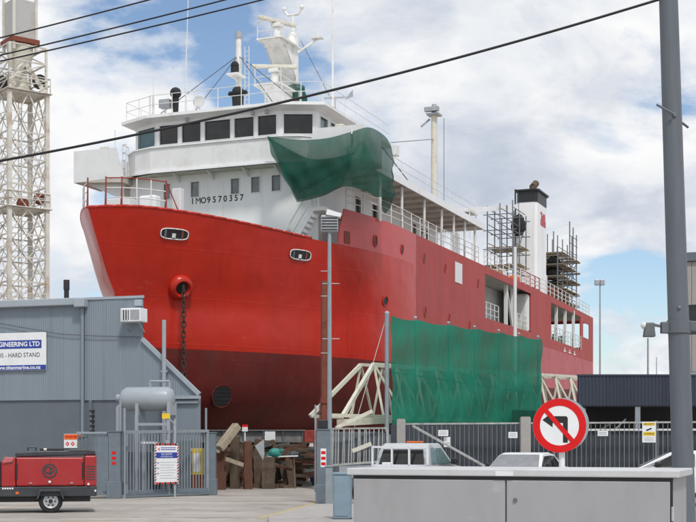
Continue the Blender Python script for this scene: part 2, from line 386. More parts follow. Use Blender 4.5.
for j, (dd, hh) in enumerate(((1500, -5), (1700, 1), (2000, .2))):
    rows.append([(x, dd, -4 if j == 0 else CAMH + hh * (70 + 12 * math.sin(x * .004) + 10 * math.sin(x * .011 + 2) + 5 * math.sin(x * .031))) for x in range(-2200, 2300, 60)])
hl.grid(rows); tag(hl.build('hills', 'hill_green', smooth=True), kind='structure')

# ------------------------------------------------------------------ the ship (local axes: x forward, y port, z up)
TH = R(21.6); HB = 7.0
FWD = Vector((-math.sin(TH), -math.cos(TH))); PRT = Vector((math.cos(TH), -math.sin(TH)))
C0 = Vector((3.4, 66.0)) - PRT * HB
ship = thing('ship', (C0.x, C0.y, 0), math.atan2(FWD.y, FWD.x), 'large red and white ship propped up ashore in the yard', 'ship')
def interp(t, pts):
    if t <= pts[0][0]: return pts[0][1]
    for (a, b), (c, d) in zip(pts, pts[1:]):
        if t <= c: return b + (d - b) * (t - a) / (c - a)
    return pts[-1][1]
def stem(z): return interp(z, [(2.2, 14.8), (3.5, 16.2), (5.5, 16.7), (7.6, 16.95), (8.5, 17.65), (10.9, 19.0)])
def halfb(u, z):
    q = (stem(z) - u) / interp(z, [(2.2, 20.5), (5.5, 17.6), (10.5, 18)])
    return 0. if q <= 0 else 7. if q >= 1 else 7 * (1 - (1 - q) ** 2) ** .97
def zdeck(u):
    t = min(max((u - 8) / 9, 0), 1); k = max(0, (u - 16.8) / 2.1)
    return 10.52 + .4 * t * t * (3 - 2 * t) - .22 * k * k
STERN = -47.6
ZR = [2.2, 2.2, 2.35, 2.75, 3.4, 4.2, 4.9, 5.5, 6.3, 7.0, 7.6, 8.3, 9.0, 9.6, 10.1, None]
BF = [0, .70, .80, .91, .975, 1] + [1] * 10
T_F = [0, .008, .02, .04, .065, .1, .14, .19, .25, .32, .4, .48, .56, .64, .72, .8, .87, .94, 1]
U_A = [-1.5, -4, -6.7, -8.0, -12.75, -18, -24.1, -27, -30.1, -36, -41.75, -42.95, -45.85, STERN]
def hull_rows(sg):
    rows = []
    for z0, bf in zip(ZR, BF):
        r = []
        for t in T_F:
            if z0 is None:
                u = 18.85 * (1 - t); z = zdeck(u); u = stem(z) * (1 - t); z = zdeck(u)
            else:
                z = z0; u = stem(z) * (1 - t)
            r.append((u, sg * halfb(u, z) * bf, z))
        for u in U_A:
            z = zdeck(u) if z0 is None else z0
            b = halfb(u, z) * bf
            if u < -30:                                   # run of the stern
                k = (u + 30) / (STERN + 30); z_ = z
                if z0 is not None and z0 < 7: z_ = z + (7 - z) * .75 * k * k
                b *= 1 - .06 * k; z = z_
            r.append((u, sg * b, z))
        rows.append(r)
    return rows
NF = len(T_F)
def ucell(i): return None
def hmat(j, i):
    aft = i >= NF - 1
    if j < 7: return 2
    if not aft: return 0
    if i >= NF + 5 and j < 11: return 3
    return 1
def in_open(u0, u1):
    m = (u0 + u1) / 2
    return -24.1 < m < -12.75 or -41.75 < m < -30.1 or -45.85 < m < -42.95
ALLU = [None] * NF + U_A
def hskip(j, i):
    if i < NF or j < 12: return False
    m = (ALLU[i] + ALLU[i + 1]) / 2 if ALLU[i] is not None else 0
    if -45.85 < m < -42.95: return j >= 14
    return in_open(ALLU[i], ALLU[i + 1])
hb_ = MB()
for sg in (1, -1): hb_.grid(hull_rows(sg), hmat, hskip)
pr, sr = hull_rows(1), hull_rows(-1)
hb_.grid([[pr[j][-1], sr[j][-1]] for j in range(len(ZR))], lambda j, i: 2 if j < 7 else 1, lambda j, i: j >= 13)       # transom, open above the mooring deck
import bmesh
def weld(o, d=.0005):
    bm = bmesh.new(); bm.from_mesh(o.data); bmesh.ops.remove_doubles(bm, verts=bm.verts, dist=d)
    bmesh.ops.recalc_face_normals(bm, faces=bm.faces); bm.to_mesh(o.data); bm.free()
hull = hb_.build('hull', ['hull_red', 'hull_dull', 'antifoul', 'hull_pink'], ship, smooth=True, fix=False)
weld(hull); hull.data.set_sharp_from_angle(angle=R(40))
md = hull.modifiers.new('solid', 'SOLIDIFY'); md.thickness = .07; md.offset = -1
md = hull.modifiers.new('split', 'EDGE_SPLIT'); md.split_angle = R(40)
hull['label'] = 'glossy red bow, duller red side and dark maroon bottom'

ush = MB()
U_S = [7.3, 6.5, 5.6, 3.8, 1.9, 0.0] + U_A
ZU = [0, 11.3, 11.6, 12.05]
def ush_rows(sg):
    rows = []
    for k in range(4):
        r = []
        for i, u in enumerate(U_S):
            uu = u + (.55 - .15 * k if i == 0 else 0); b = halfb(uu, 10.6)
            if u < -30: b *= 1 - .06 * (u + 30) / (STERN + 30)
            z = zdeck(uu) if k == 0 else ZU[k] + (.16 * max(0, uu) / 9.5 if k == 3 else 0)
            r.append((uu, sg * b, z))
        rows.append(r)
    return rows
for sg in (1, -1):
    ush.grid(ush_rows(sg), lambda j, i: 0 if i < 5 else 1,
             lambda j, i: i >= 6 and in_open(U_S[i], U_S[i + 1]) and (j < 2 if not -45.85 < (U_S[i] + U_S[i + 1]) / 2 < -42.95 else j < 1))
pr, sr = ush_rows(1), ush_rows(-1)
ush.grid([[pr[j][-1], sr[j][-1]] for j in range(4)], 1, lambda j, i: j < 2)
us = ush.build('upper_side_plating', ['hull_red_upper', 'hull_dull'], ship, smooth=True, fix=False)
weld(us); us.data.set_sharp_from_angle(angle=R(40))
md = us.modifiers.new('solid', 'SOLIDIFY'); md.thickness = .07; md.offset = -1
md = us.modifiers.new('split', 'EDGE_SPLIT'); md.split_angle = R(40)

def deck_poly(u0, u1, z, inset, n=14):
    us_ = [u0 + (u1 - u0) * i / n for i in range(n + 1)]
    return [(u, max(.02, halfb(u, z) * (1 - .06 * max(0, (u + 30) / (STERN + 30) if u < -30 else 0)) - inset)) for u in us_], us_
def deck(name, u0, u1, z, zb, inset, mats, thick=.06):
    pl, _ = deck_poly(u0, u1, zb, inset); m = MB()
    m.grid([[(u, s * b, z) for u, b in pl] for s in (-1, 1)]); m.grid([[(u, s * b, z - thick) for u, b in pl] for s in (-1, 1)])
    m.build(name, mats, ship, fix=False)
deck('foredeck', 6.5, 18.2, 9.75, 9.7, .2, 'deck_green')
deck('upper_deck', STERN + .1, 7.0, 11.93, 10.6, .12, 'soffit')
deck('lower_deck', STERN + .1, 6.5, 8.93, 8.9, .12, 'deck_green')
# inboard walls of the side galleries
iw = MB()
for s in (1, -1): iw.box(-29, 6, s * 4.6 - .05, s * 4.6 + .05, 8.93, 11.86)
iw.box(-29.05, -28.95, -6.9, 6.9, 8.93, 11.86); iw.box(-12.6, -12.45, -6.9, 6.9, 8.93, 11.86)
iw.build('gallery_bulkhead', 'ship_white', ship)
# frames and rails in the side openings
for s in (1, -1):
    if s < 0: us_ = (-33.5, -37.5)
    else: us_ = (-18.6, -20.2, -33.0, -36.0, -39.0)
    for u in us_:
        MB().box(u - .11, u + .11, s * 6.72 - .1, s * 6.72 + .1, 8.95, 11.85).build('gallery_pillar', 'rail_white', ship)
MB().beam((-18.6, 6.72, 11.8), (-20.2, 6.72, 8.95), .12).build('gallery_brace', 'rail_white', ship)
for u0, u1 in ((-12.9, -16.6), (-20.4, -24.0), (-30.2, -41.6)):
    n_ = max(2, int(abs(u1 - u0) / .9)); pts = [(u0 + (u1 - u0) * i / n_, 6.78, 8.98) for i in range(n_ + 1)]
    railing(MB(), pts, 1.05, 1, (1, .66, .33), .03).build('gallery_railing', 'rail_white', ship)
MB().box(-24.3, -23.7, 6.0, 6.9, 8.95, 11.6).build('gallery_frame', 'rail_white', ship, bevel=.2)
fr = MB()
for z0 in (9.05, 11.25): fr.box(-45.85, -42.95, 6.55, 6.66, z0, z0 + .05)
# side window (white sheet) and plates
MB().box(-8.0, -6.7, 6.995, 7.03, 10.42, 11.55).build('side_shutter', 'ship_grey_white', ship, bevel=.01)
# dark scupper holes with rims
def surf(u, z, z_ref=None, off=0.0):
    b = halfb(u, z_ref or z); db = (halfb(u + .05, z_ref or z) - halfb(u - .05, z_ref or z)) / .1
    dz = 0 if z_ref else (halfb(u, z + .05) - halfb(u, z - .05)) / .1
    nrm = Vector((-db, 1, -dz)).normalized()
    return Vector((u, b, z)) + nrm * off, nrm
def oriented(o, p, nrm):
    o.location = p
    zax = nrm; xax = (Vector((0, 0, 1)).cross(zax)).normalized(); yax = zax.cross(xax)
    o.rotation_euler = Matrix((xax, yax, zax)).transposed().to_euler()
def oval(a, b, n=20, k=1.0): return [(a * math.copysign(abs(math.cos(t)) ** k, math.cos(t)), b * math.copysign(abs(math.sin(t)) ** k, math.sin(t))) for t in [2 * math.pi * i / n for i in range(n)]]
hole_src = None
for u, z, zr, a, b in ((4.9, 11.04, 10.6, .13, .24), (2.0, 11.03, 10.6, .11, .2), (-1.3, 11.03, 10.6, .1, .22), (-4.9, 10.97, 10.6, .1, .2), (-11.25, 10.87, 10.6, .1, .22),
                       (3.6, 8.36, None, .2, .2), (-1.45, 8.3, None, .13, .24), (-5.6, 8.35, None, .12, .22), (-9.5, 8.3, None, .1, .2)):
    p, nr = surf(u, z, zr, .004)
    h = MB().prism(oval(a, b, 14), 2, 0, .008); o = h.build('scupper_hole', 'black_paint', ship); oriented(o, p, nr)
    rm = MB(); k = 14; ov = oval(a + .03, b + .03, k)
    rm.path([(x, y, .012) for x, y in ov + ov[:1]], .025, 5); q = rm.build('rim', 'hull_red' if u > 0 else 'hull_dull', o)
# mooring fairleads: pale rimmed openings with rollers
for (u, z) in ((15.77, 10.04), (10.0, 9.8)):
    p, nr = surf(u, z, None, .01)
    f = MB().prism(oval(.62, .21, 24, .6), 2, 0, .012).build('fairlead', 'black_paint', ship); oriented(f, p, nr)
    ov = oval(.62, .21, 24, .6)
    MB().path([(x, y, .02) for x, y in ov + ov[:1]], .026, 6).build('rim', 'rail_white', f, smooth=True)
    for xx, w_, m_ in ((-.40, .09, 'steel_scaf'), (-.02, .16, 'ship_grey_white'), (.36, .09, 'rust')):
        MB().tube((xx, -.15, .0), (xx, .15 if w_ < .1 else .02, .0), w_ * .55, n=10).build('roller', m_, f, smooth=True, autosmooth=40)
# repair patch on the plating
p, nr = surf(7.2, 10.9, 10.6, .004); o = MB().box(-.22, .22, -.28, .28, 0, .006).build('primer_patch', 'rust', ship); oriented(o, p, nr)
# anchor hawse, boss and chain
p, nr = surf(14.88, 8.01, None, 0)
hw = MB().lathe([(.52, -.15), (.52, .12), (.46, .26), (.34, .30), (.26, .22), (.24, .05)], (0, 0, 0), 2, 28).build('hawse_pipe', 'hull_red', ship, smooth=True, autosmooth=50); oriented(hw, p, nr)
hd = MB().prism(oval(.25, .25, 20), 2, .1, .14).build('hawse_mouth', 'black_paint', hw)
ch = thing('anchor_chain', (0, 0, 0), 0, None, None); ch.parent = ship
for k in list(ch.keys()): del ch[k]
tip = p + nr * .36
lk = MB()
for i in range(24):
    a = math.pi * 2 * i / 24; b = math.pi * 2 * (i + 1) / 24
    A = (.075 * math.copysign(abs(math.cos(a)) ** .8, math.cos(a)), 0, .15 * math.sin(a)); B = (.075 * math.copysign(abs(math.cos(b)) ** .8, math.cos(b)), 0, .15 * math.sin(b))
    lk.tube(A, B, .03, n=5)
link = lk.build('link', 'chain_iron', ch, smooth=True)
zt = tip.z + .02; n_l = 17
link.location = (tip.x, tip.y, zt)
for i in range(1, n_l): inst(link, ch, (tip.x + .01 * math.sin(i * 1.3), tip.y + .012 * math.cos(i), zt - i * .205), (0, 0, (i % 2) * R(90) + R(35)))
zl = zt - n_l * .205 - .1
MB().path([(tip.x + .13 * math.cos(t), tip.y, zl + .2 * math.sin(t)) for t in [2 * math.pi * i / 16 for i in range(17)]], .045, 6).build('shackle', 'chain_iron', ch)
# bow thruster tunnel with grille
p, nr = surf(12.5, 3.6, None, .02)
tt = MB().lathe([(.52, -.1), (.50, .012), (.46, .01), (.45, -.05)], (0, 0, 0), 2, 28).build('thruster_tunnel', 'antifoul', ship, smooth=True, autosmooth=50); oriented(tt, p, nr)
MB().prism(oval(.45, .45, 24), 2, -.02, .0).build('tunnel_mouth', 'black_paint', tt)
for k in range(-2, 3): MB().box(-.42, .42, k * .17 - .015, k * .17 + .015, .0, .015).build('grille_bar', 'black_paint', tt)
# draught mark plate low on bow (small pale dots)
# bulwark cap rail along the bow
cap = MB(); pp = [(u, halfb(u, zdeck(u)), zdeck(u)) for u in [18.86 - .55 * i for i in range(18)]]
cap.path([(u, b - .03, z + .04) for u, b, z in pp], .06, 8); cap.path([(u, -b + .03, z + .04) for u, b, z in pp], .055, 6)
cap.build('bulwark_cap', 'hull_red', ship, smooth=True)

# --- house
def wall_win(p0, p1, z0, z1, wins, za, zb, t, nm, parent, wmat='ship_white', gmat='glass_dark', fmat='ship_grey_white', rake=0.0, frame=True):
    """wall slab from p0 to p1 (plan points), outward = right of p0->p1, with window openings (s0, s1) between za, zb"""
    p0, p1 = Vector((*p0, 0)), Vector((*p1, 0)); d = (p1 - p0); Ln = d.length; d.normalize(); n_ = Vector((d.y, -d.x, 0))
    m = MB()
    def slab(s0, s1, a, b, o0=0.0, o1=None, mb=m):
        o1 = -t if o1 is None else o1
        vs = []
        for z in (a, b):
            for s, o in ((s0, o0), (s1, o0), (s1, o1), (s0, o1)): vs.append(p0 + d * s + n_ * o + Vector((0, 0, z)))
        mb.add(vs, [(0, 3, 2, 1), (4, 5, 6, 7), (0, 1, 5, 4), (1, 2, 6, 5), (2, 3, 7, 6), (3, 0, 4, 7)])
    if wins:
        slab(0, Ln, z0, za); slab(0, Ln, zb, z1); s = 0
        for a, b in wins: slab(s, a, za, zb); s = b
        slab(s, Ln, za, zb)
    else: slab(0, Ln, z0, z1)
    w = m.build(nm, wmat, parent)
    for a, b in wins:
        k = MB(); slab(a + .001, b - .001, za, zb, -.07, -.09, k); pane = k.build('window', gmat, parent)
        if frame:
            k = MB(); f = .045
            slab(a - f, b + f, za - f, za, .025, -.06, k); slab(a - f, b + f, zb, zb + f, .025, -.06, k)
            slab(a - f, a, za, zb, .025, -.06, k); slab(b, b + f, za, zb, .025, -.06, k)
            k.build('frame', fmat, pane)
    return w
HF = 7.6
# outward = right of direction; the front wall looks along +x: walk from port (y+) to starboard? right of (0,-1) is (-1,0) so walk starboard->port
lw = [(-3.05, -2.72), (-1.6, -1.18), (.5, .92), (1.55, 1.97), (2.6, 3.02), (3.62, 4.04)]
def off(l, a): return [(x - a, y - a) for x, y in l]
wall_win((HF, -4.9), (HF, 4.9), 9.75, 14.24, off(lw, -4.9), 13.18, 13.88, .12, 'house_front', ship, gmat='glass_grey', fmat='ship_grey_white')
# side of the house under the promenade roof
wall_win((HF - .12, 4.9), (3.4, 4.9), 11.95, 14.24, [], 0, 0, .1, 'house_side', ship)
wall_win((3.4, 4.6), (-11.0, 4.6), 11.95, 14.24, [(1.2, 1.9), (3.6, 4.3), (10.0, 10.5), (12.3, 12.8)], 12.95, 13.75, .1, 'house_side', ship)
wall_win((-11.0, -4.6), (HF - .12, -4.9), 11.95, 14.24, [], 0, 0, .1, 'house_side', ship)
MB().box(-11.1, -11.0, -4.6, 4.6, 11.95, 14.24).build('house_end', 'ship_white', ship)
dr = MB().box(-8.5, -7.7, 4.61, 4.66, 12.0, 13.9).build('door', 'ship_white', ship, bevel=.02)
MB().box(-8.3, -7.9, 4.662, 4.68, 13.1, 13.65).build('door_window', 'glass_dark', dr)
MB().box(-7.82, -7.74, 4.66, 4.72, 12.85, 12.95).build('handle', 'steel_galv', dr)
# lower side bulkhead in the port recess beside the stair
MB().box(6.1, 6.2, 4.9, 6.2, 9.75, 12.0).build('recess_bulkhead', 'ship_white', ship)
MB().box(6.1, 7.5, 4.82, 4.9, 9.75, 11.95).build('recess_bulkhead', 'ship_white', ship)
pl_ = MB().box(6.1, 8.6, 4.95, 5.6, 11.95, 12.12).build('stair_platform', 'ship_white', ship)
# stair up to the platform
stt = MB(); a, b = Vector((8.2, 3.75, 10.1)), Vector((8.2, 5.05, 12.05))
stair = bpy.data.objects.new('stair', None); col.objects.link(stair); stair.parent = ship
for du in (-.35, .35): MB().beam(a + Vector((du, 0, 0)), b + Vector((du, 0, 0)), .05, .2).build('stringer', 'ship_white', stair)
for i in range(9):
    c = a.lerp(b, (i + .5) / 9); MB().box(c.x - .33, c.x + .33, c.y - .1, c.y + .1, c.z - .015, c.z + .015).build('tread', 'ship_grey_white', stair)
for du in (-.38, .38):
    MB().path([a + Vector((du, -.1, .95)), b + Vector((du, -.1, .95))], .025).tube(a + Vector((du, 0, 0)), a + Vector((du, -.1, .95)), .025).tube(b + Vector((du, 0, 0)), b + Vector((du, -.1, .95)), .025).build('handrail', 'rail_white', stair)
# number on the front of the house
sp = [-1.28, -.98, -.70, -.42, -.13, .16, .44, .73, 1.01, 1.29]
for c, y in zip('IMO9570357', sp):
    if c == 'M':
        q = MB(); w_, h_, k_ = .125, .145, .04; y0_ = y - .24
        for pg in ([(-w_, -h_), (-w_ + k_, -h_), (-w_ + k_, h_), (-w_, h_)], [(w_ - k_, -h_), (w_, -h_), (w_, h_), (w_ - k_, h_)], [(-w_ + k_, h_), (-w_ + k_, h_ - .07), (0, -.04), (0, .03)], [(w_ - k_, h_), (0, .03), (0, -.04), (w_ - k_, h_ - .07)]):
            q.prism([(y0_ + a, 12.985 + b) for a, b in pg], 0, HF + .002, HF + .006)
        q.build('number_letter', 'letter_black', ship); continue
    text(c, .40, 'letter_black', ship, (HF + .006, y - .24, 12.98), (R(90), 0, R(90)), ext=.002, bold=.002 if c == 'M' else .007, name='number_letter', sx=.82 if c == 'M' else .95)
MB().box(HF, HF + .12, 3.35, 3.5, 11.15, 11.3).build('junction_box', 'steel_galv', ship)
MB().tube((HF + .02, 3.42, 11.35), (HF + .1, 3.42, 11.35), .1, n=10).build('bulkhead_lamp', 'lamp_white', ship)

# roof / bridge deck
bd = MB(); plan = [(8.35, -4.2), (8.5, -3.3), (8.5, 3.3), (8.35, 4.2), (8.0, 4.9), (7.4, 7.0), (-12.6, 7.0), (-12.6, -7.0), (7.4, -7.0), (8.0, -4.9)]
bd.prism(plan, 2, 14.24, 14.30); bd.build('bridge_deck', 'soffit', ship)
ed = MB()
def strip_wall(pts, z0, z1, t, mb):
    for (a, b) in zip(pts, pts[1:]):
        a, b = Vector((*a, 0)), Vector((*b, 0)); d = (b - a).normalized(); n_ = Vector((d.y, -d.x, 0)) * t
        vs = [v + Vector((0, 0, z)) for z in (z0, z1) for v in (a, b, b - n_, a - n_)]
        mb.add(vs, [(0, 3, 2, 1), (4, 5, 6, 7), (0, 1, 5, 4), (1, 2, 6, 5), (2, 3, 7, 6), (3, 0, 4, 7)])
strip_wall([(8.0, 4.9), (7.4, 7.02), (-12.62, 7.02), (-12.62, -7.02), (7.4, -7.02), (8.0, -4.9)], 14.16, 14.52, .06, ed)
ed.build('deck_edge', 'ship_white', ship)
# soffit beams
for u in [6 - 1.55 * i for i in range(12)]:
    for s in (1, -1): MB().box(u - .04, u + .04, min(s * 4.65, s * 6.9), max(s * 4.65, s * 6.9), 14.1, 14.235).build('deck_beam', 'soffit', ship)
for u in (4.6, 1.5, -2.0, -4.95, -7.15, -9.3, -11.35):
    for s in (1, -1): MB().tube((u, s * 6.78, 12.0), (u, s * 6.78, 14.2), .07, n=8).build('deck_pillar', 'rail_white', ship, smooth=True, autosmooth=40)
# ledge bulwark in front of the bridge windows
bw = MB(); lp = [(7.55, -5.0), (8.15, -4.3), (8.48, -3.3), (8.48, 3.3), (8.15, 4.3), (7.55, 5.0)]
strip_wall(lp, 14.30, 15.45, .05, bw)
bwo = bw.build('bridge_bulwark', 'ship_grey_white', ship)
for y in (-2.3, -1.1, .1, 1.3, 2.5): MB().box(8.48, 8.5, y - .02, y + .02, 14.35, 15.4).build('seam', 'ship_grey_white', bwo)
lip = MB(); strip_wall([(u + .07, y) for u, y in lp], 15.43, 15.49, .16, lip); lip.build('bulwark_lip', 'ship_white', ship)
lip = MB(); strip_wall([(u + .12, y * 1.01) for u, y in lp], 14.24, 14.33, .2, lip); lip.build('bulwark_foot', 'ship_white', ship)
for y in (-2.2, -.4, 1.4, 3.0): MB().prism([(HF, 13.9), (HF, 14.23), (8.3, 14.23)], 1, y - .03, y + .03).build('bracket', 'ship_grey_white', ship)
# bridge walls
bz0, bz1, wz0, wz1 = 14.30, 16.78, 15.68, 16.56
wall_win((8.0, -3.2), (8.0, 3.2), bz0, bz1, off([(-3.05, -2.08), (-1.86, -.88), (-.66, .66), (.88, 1.86), (2.08, 3.0)], -3.2), wz0, wz1, .1, 'bridge_front', ship)
fl = math.hypot(.65, 1.55)
wall_win((8.0, 3.2), (7.35, 4.75), bz0, bz1, [(.16, fl - .22)], wz0, wz1, .1, 'bridge_front', ship)
wall_win((7.35, -4.75), (8.0, -3.2), bz0, bz1, [(.22, fl - .16)], wz0, wz1, .1, 'bridge_front', ship, gmat='glass_teal')
wall_win((7.35, 4.75), (-1.0, 4.75), bz0, bz1, [(.35, 1.2), (1.6, 2.5), (2.9, 3.8)], wz0, wz1, .1, 'bridge_side', ship, gmat='glass_teal')
wall_win((-1.0, -4.75), (7.35, -4.75), bz0, bz1, [(4.2, 5.2), (5.5, 6.5), (6.8, 7.9)], wz0, wz1, .1, 'bridge_side', ship, gmat='glass_teal')
MB().box(-1.1, -1.0, -4.75, 4.75, bz0, bz1).build('bridge_back', 'ship_white', ship)
# bridge roof: overhanging slab with sloping fascia
rp_o = [(8.55, -3.5), (8.55, 3.5), (7.75, 5.3), (-1.5, 5.3), (-1.5, -5.3), (7.75, -5.3)]
rp_i = [(8.0, -3.3), (8.0, 3.3), (7.35, 4.85), (-1.2, 4.85), (-1.2, -4.85), (7.35, -4.85)]
rf = MB(); n6 = 6
vs = [(x, y, 16.72) for x, y in rp_i] + [(x, y, 16.86) for x, y in rp_o] + [(x, y, 17.0) for x, y in rp_o]
rf.add(vs, [tuple(range(6))] + [(i, (i + 1) % 6, 6 + (i + 1) % 6, 6 + i) for i in range(6)] + [(6 + i, 6 + (i + 1) % 6, 12 + (i + 1) % 6, 12 + i) for i in range(6)] + [tuple(range(12, 18))])
rf.build('bridge_roof', 'ship_white', ship)
for y in (1.9, 2.6, -1.5): MB().ball((8.2, y, 16.68), .1, 8, 6).build('floodlamp', 'steel_galv', ship)
rr_ = [(8.35, -3.4), (8.35, -2.2), (8.35, -1.0), (8.35, .2), (8.35, 1.4), (8.35, 2.6), (8.3, 3.4), (7.95, 4.2), (7.6, 5.1), (6.2, 5.1), (4.8, 5.1), (3.4, 5.1), (2, 5.1), (.6, 5.1), (-1.3, 5.1)]
railing(MB(), [(u, y, 17.0) for u, y in rr_], .95, 1, (1, .55), .022).build('roof_railing', 'rail_white', ship)
railing(MB(), [(u, -y, 17.0) for u, y in rr_[6:]], .95, 1, (1, .55), .022).build('roof_railing', 'rail_white', ship)
# wings
def wing(s):
    w = bpy.data.objects.new('bridge_wing', None); col.objects.link(w); w.parent = ship
    y0, y1 = s * 4.75, s * 7.45
    MB().prism([(y0, 13.95), (y1, 14.12), (y1, 14.22), (y0, 14.22)], 0, 6.2, 8.55).build('wing_floor', 'soffit', w)
    # front bulwark: full height outboard, raked down inboard
    MB().prism([(s * 4.7, 14.2), (s * 5.1, 15.62), (y1, 15.62), (y1, 14.1), ], 0, 8.5, 8.56).build('wing_front', 'ship_grey_white', w)
    MB().box(6.2, 8.5, min(y1, y1 - s * .06), max(y1, y1 - s * .06), 14.1, 15.62).build('wing_end', 'ship_white', w)
    MB().prism([(s * 5.0, 14.3), (s * 5.0, 15.3), (y1, 15.62), (y1, 14.1)], 0, 6.2, 6.26).build('wing_back', 'ship_white', w)
    for u in (6.6, 8.0): MB().prism([(s * 5.0, 13.2), (s * 5.0, 14.0), (s * 7.0, 14.1)], 0, u - .04, u + .04).build('wing_bracket', 'ship_grey_white', w)
    MB().box(7.6, 8.1, min(s * 5.9, s * 6.3), max(s * 5.9, s * 6.3), 15.5, 15.85).build('control_stand', 'cream_paint', w, bevel=.05)
    return w
wing(1); wing(-1)
MB().tube((8.0, -5.5, 15.6), (8.0, -5.5, 16.6), .02, n=5).build('whip_aerial', 'rail_white', ship)
railing(MB(), [(8.3, -4.7, 14.3), (8.2, -4.95, 14.3), (7.6, -5.0, 14.3)], 1.5, 1, (1, .75, .5, .25), .025).build('wing_railing', 'rail_white', ship)
# promenade railings on the upper side (port and starboard)
for s in (1, -1):
    pts = [(u, s * (halfb(u, 10.6) - .12), 12.08 + .16 * max(0, u) / 9.5) for u in [7.1 - 1.35 * i for i in range(15)]]
    railing(MB(), pts, .95, 1, (1, .68, .36), .028).build('promenade_railing', 'rail_white', ship)
    pts = [(u, s * (halfb(u, 10.6) * (1 - .06 * max(0, -30 - u) / 17.6) - .12), 12.05) for u in [-13 - 1.45 * i for i in range(24)]]
    railing(MB(), pts, .95, 1, (1, .68, .36), .028).build('deck_railing', 'rail_white', ship)
    pts = [(u, s * 6.85, 14.5) for u in [3.0 - 1.3 * i for i in range(12)]]
    railing(MB(), pts, .85, 1, (1, .55), .02).build('boat_deck_railing', 'ship_grey_white', ship)
# bow railing: white and rusty red stanchions
bp = [(u, halfb(u, zdeck(u)) - .1, zdeck(u)) for u in (18.3, 17.8, 17.3, 16.8, 16.25)]
bs = [(u, -halfb(u, zdeck(u)) + .1, zdeck(u)) for u in (18.5, 17.6, 16.8)]
railing(MB(), bp, 1.15, 1, (.66, .33), .028).build('bow_railing', 'rail_white', ship)
MB().path([(p[0], p[1], p[2] + 1.15) for p in bp], .024).build('bow_top_rail', 'rail_rust', ship)
railing(MB(), bs, 1.0, 1, (1, .66, .33), .025).build('bow_railing', 'rail_white', ship)
for p in (bp[0], bp[1], bp[4], bs[0]):
    q = Vector(p); MB().tube(q, q + Vector((0, 0, 1.2)), .030, n=6).tube(q + Vector((-.25, -.2, 0)), q + Vector((0, 0, 1.0)), .024, n=6).build('stanchion', 'rail_rust', ship)
e = Vector(bp[4]); MB().tube(e + Vector((0, 0, 1.15)), e + Vector((-.5, .25, .1)), .022, n=6).build('rail_brace', 'rail_rust', ship)
MB().box(15.4, 15.7, 1.9, 2.3, 10.9, 11.9).build('control_box', 'ship_grey_white', ship, bevel=.03)
# windlass and gear on the foredeck (seen through the bow rails)
wd = MB().tube((15.2, -1.4, 10.6), (15.2, 1.4, 10.6), .5, n=14).build('windlass_drum', 'teal_paint', ship, smooth=True, autosmooth=40)
MB().box(14.8, 15.6, -.4, .4, 9.75, 11.0).build('windlass_gearbox', 'ship_grey_white', ship, bevel=.05)
for y in (-.9, -.3): MB().tube((16.2, y, 9.75), (16.2, y, 11.3), .13, n=10).build('bollard', 'teal_paint', ship, smooth=True, autosmooth=40)
MB().box(13.6, 14.2, -2.2, -1.0, 9.75, 12.0).build('store_locker', 'ship_grey_white', ship, bevel=.03)
MB().box(13.4, 13.9, -.7, .1, 9.75, 12.1).build('vent_housing', 'ship_white', ship, bevel=.08)

# --- gear on the bridge roof
def lamp_ball(u, y, z, r, n='covered_searchlight'):
    MB().tube((u, y, 17.0), (u, y, z - r * .6), r * .45, r * .6, 10).ball((u, y, z), r, 14, 10).build(n, 'black_rubber', ship, smooth=True, autosmooth=60)
lamp_ball(8.0, -2.2, 18.05, .27)
MB().tube((7.4, .75, 17.0), (7.4, .75, 17.75), .23, .28, 12).ball((7.4, .75, 17.95), .28, 14, 10).ball((7.4, .38, 17.9), .13, 10, 8).ball((7.4, 1.12, 17.9), .13, 10, 8).build('covered_compass', 'black_rubber', ship, smooth=True, autosmooth=60)
MB().box(7.9, 8.3, -2.95, -2.4, 17.35, 17.75).build('equipment_box', 'steel_galv', ship, bevel=.02)
MB().tube((8.1, -2.7, 17.0), (8.1, -2.7, 17.35), .05).build('box_stand', 'rail_white', ship)
MB().tube((8.1, -3.35, 17.0), (8.1, -3.35, 18.0), .06).tube((8.1, -3.35, 18.0), (8.1, -3.35, 19.0), .015, n=5).build('whip_aerial', 'rail_white', ship)
MB().tube((8.1, -.9, 17.5), (8.2, -.9, 17.5), .28, n=16).tube((8.1, -.9, 17.0), (8.1, -.9, 17.4), .05).build('signal_lamp', 'rail_white', ship, smooth=True, autosmooth=40)
MB().tube((7.9, -1.7, 17), (7.9, -1.72, 19), .05, .03).tube((7.9, -1.72, 19), (7.9, -1.45, 26), .03, .012, n=5).build('tall_whip_aerial', 'ship_grey_white', ship)
MB().tube((4.4, 4.3, 17), (4.4, 4.3, 27), .06, .03).build('tall_aerial_pole', 'mast_white', ship)
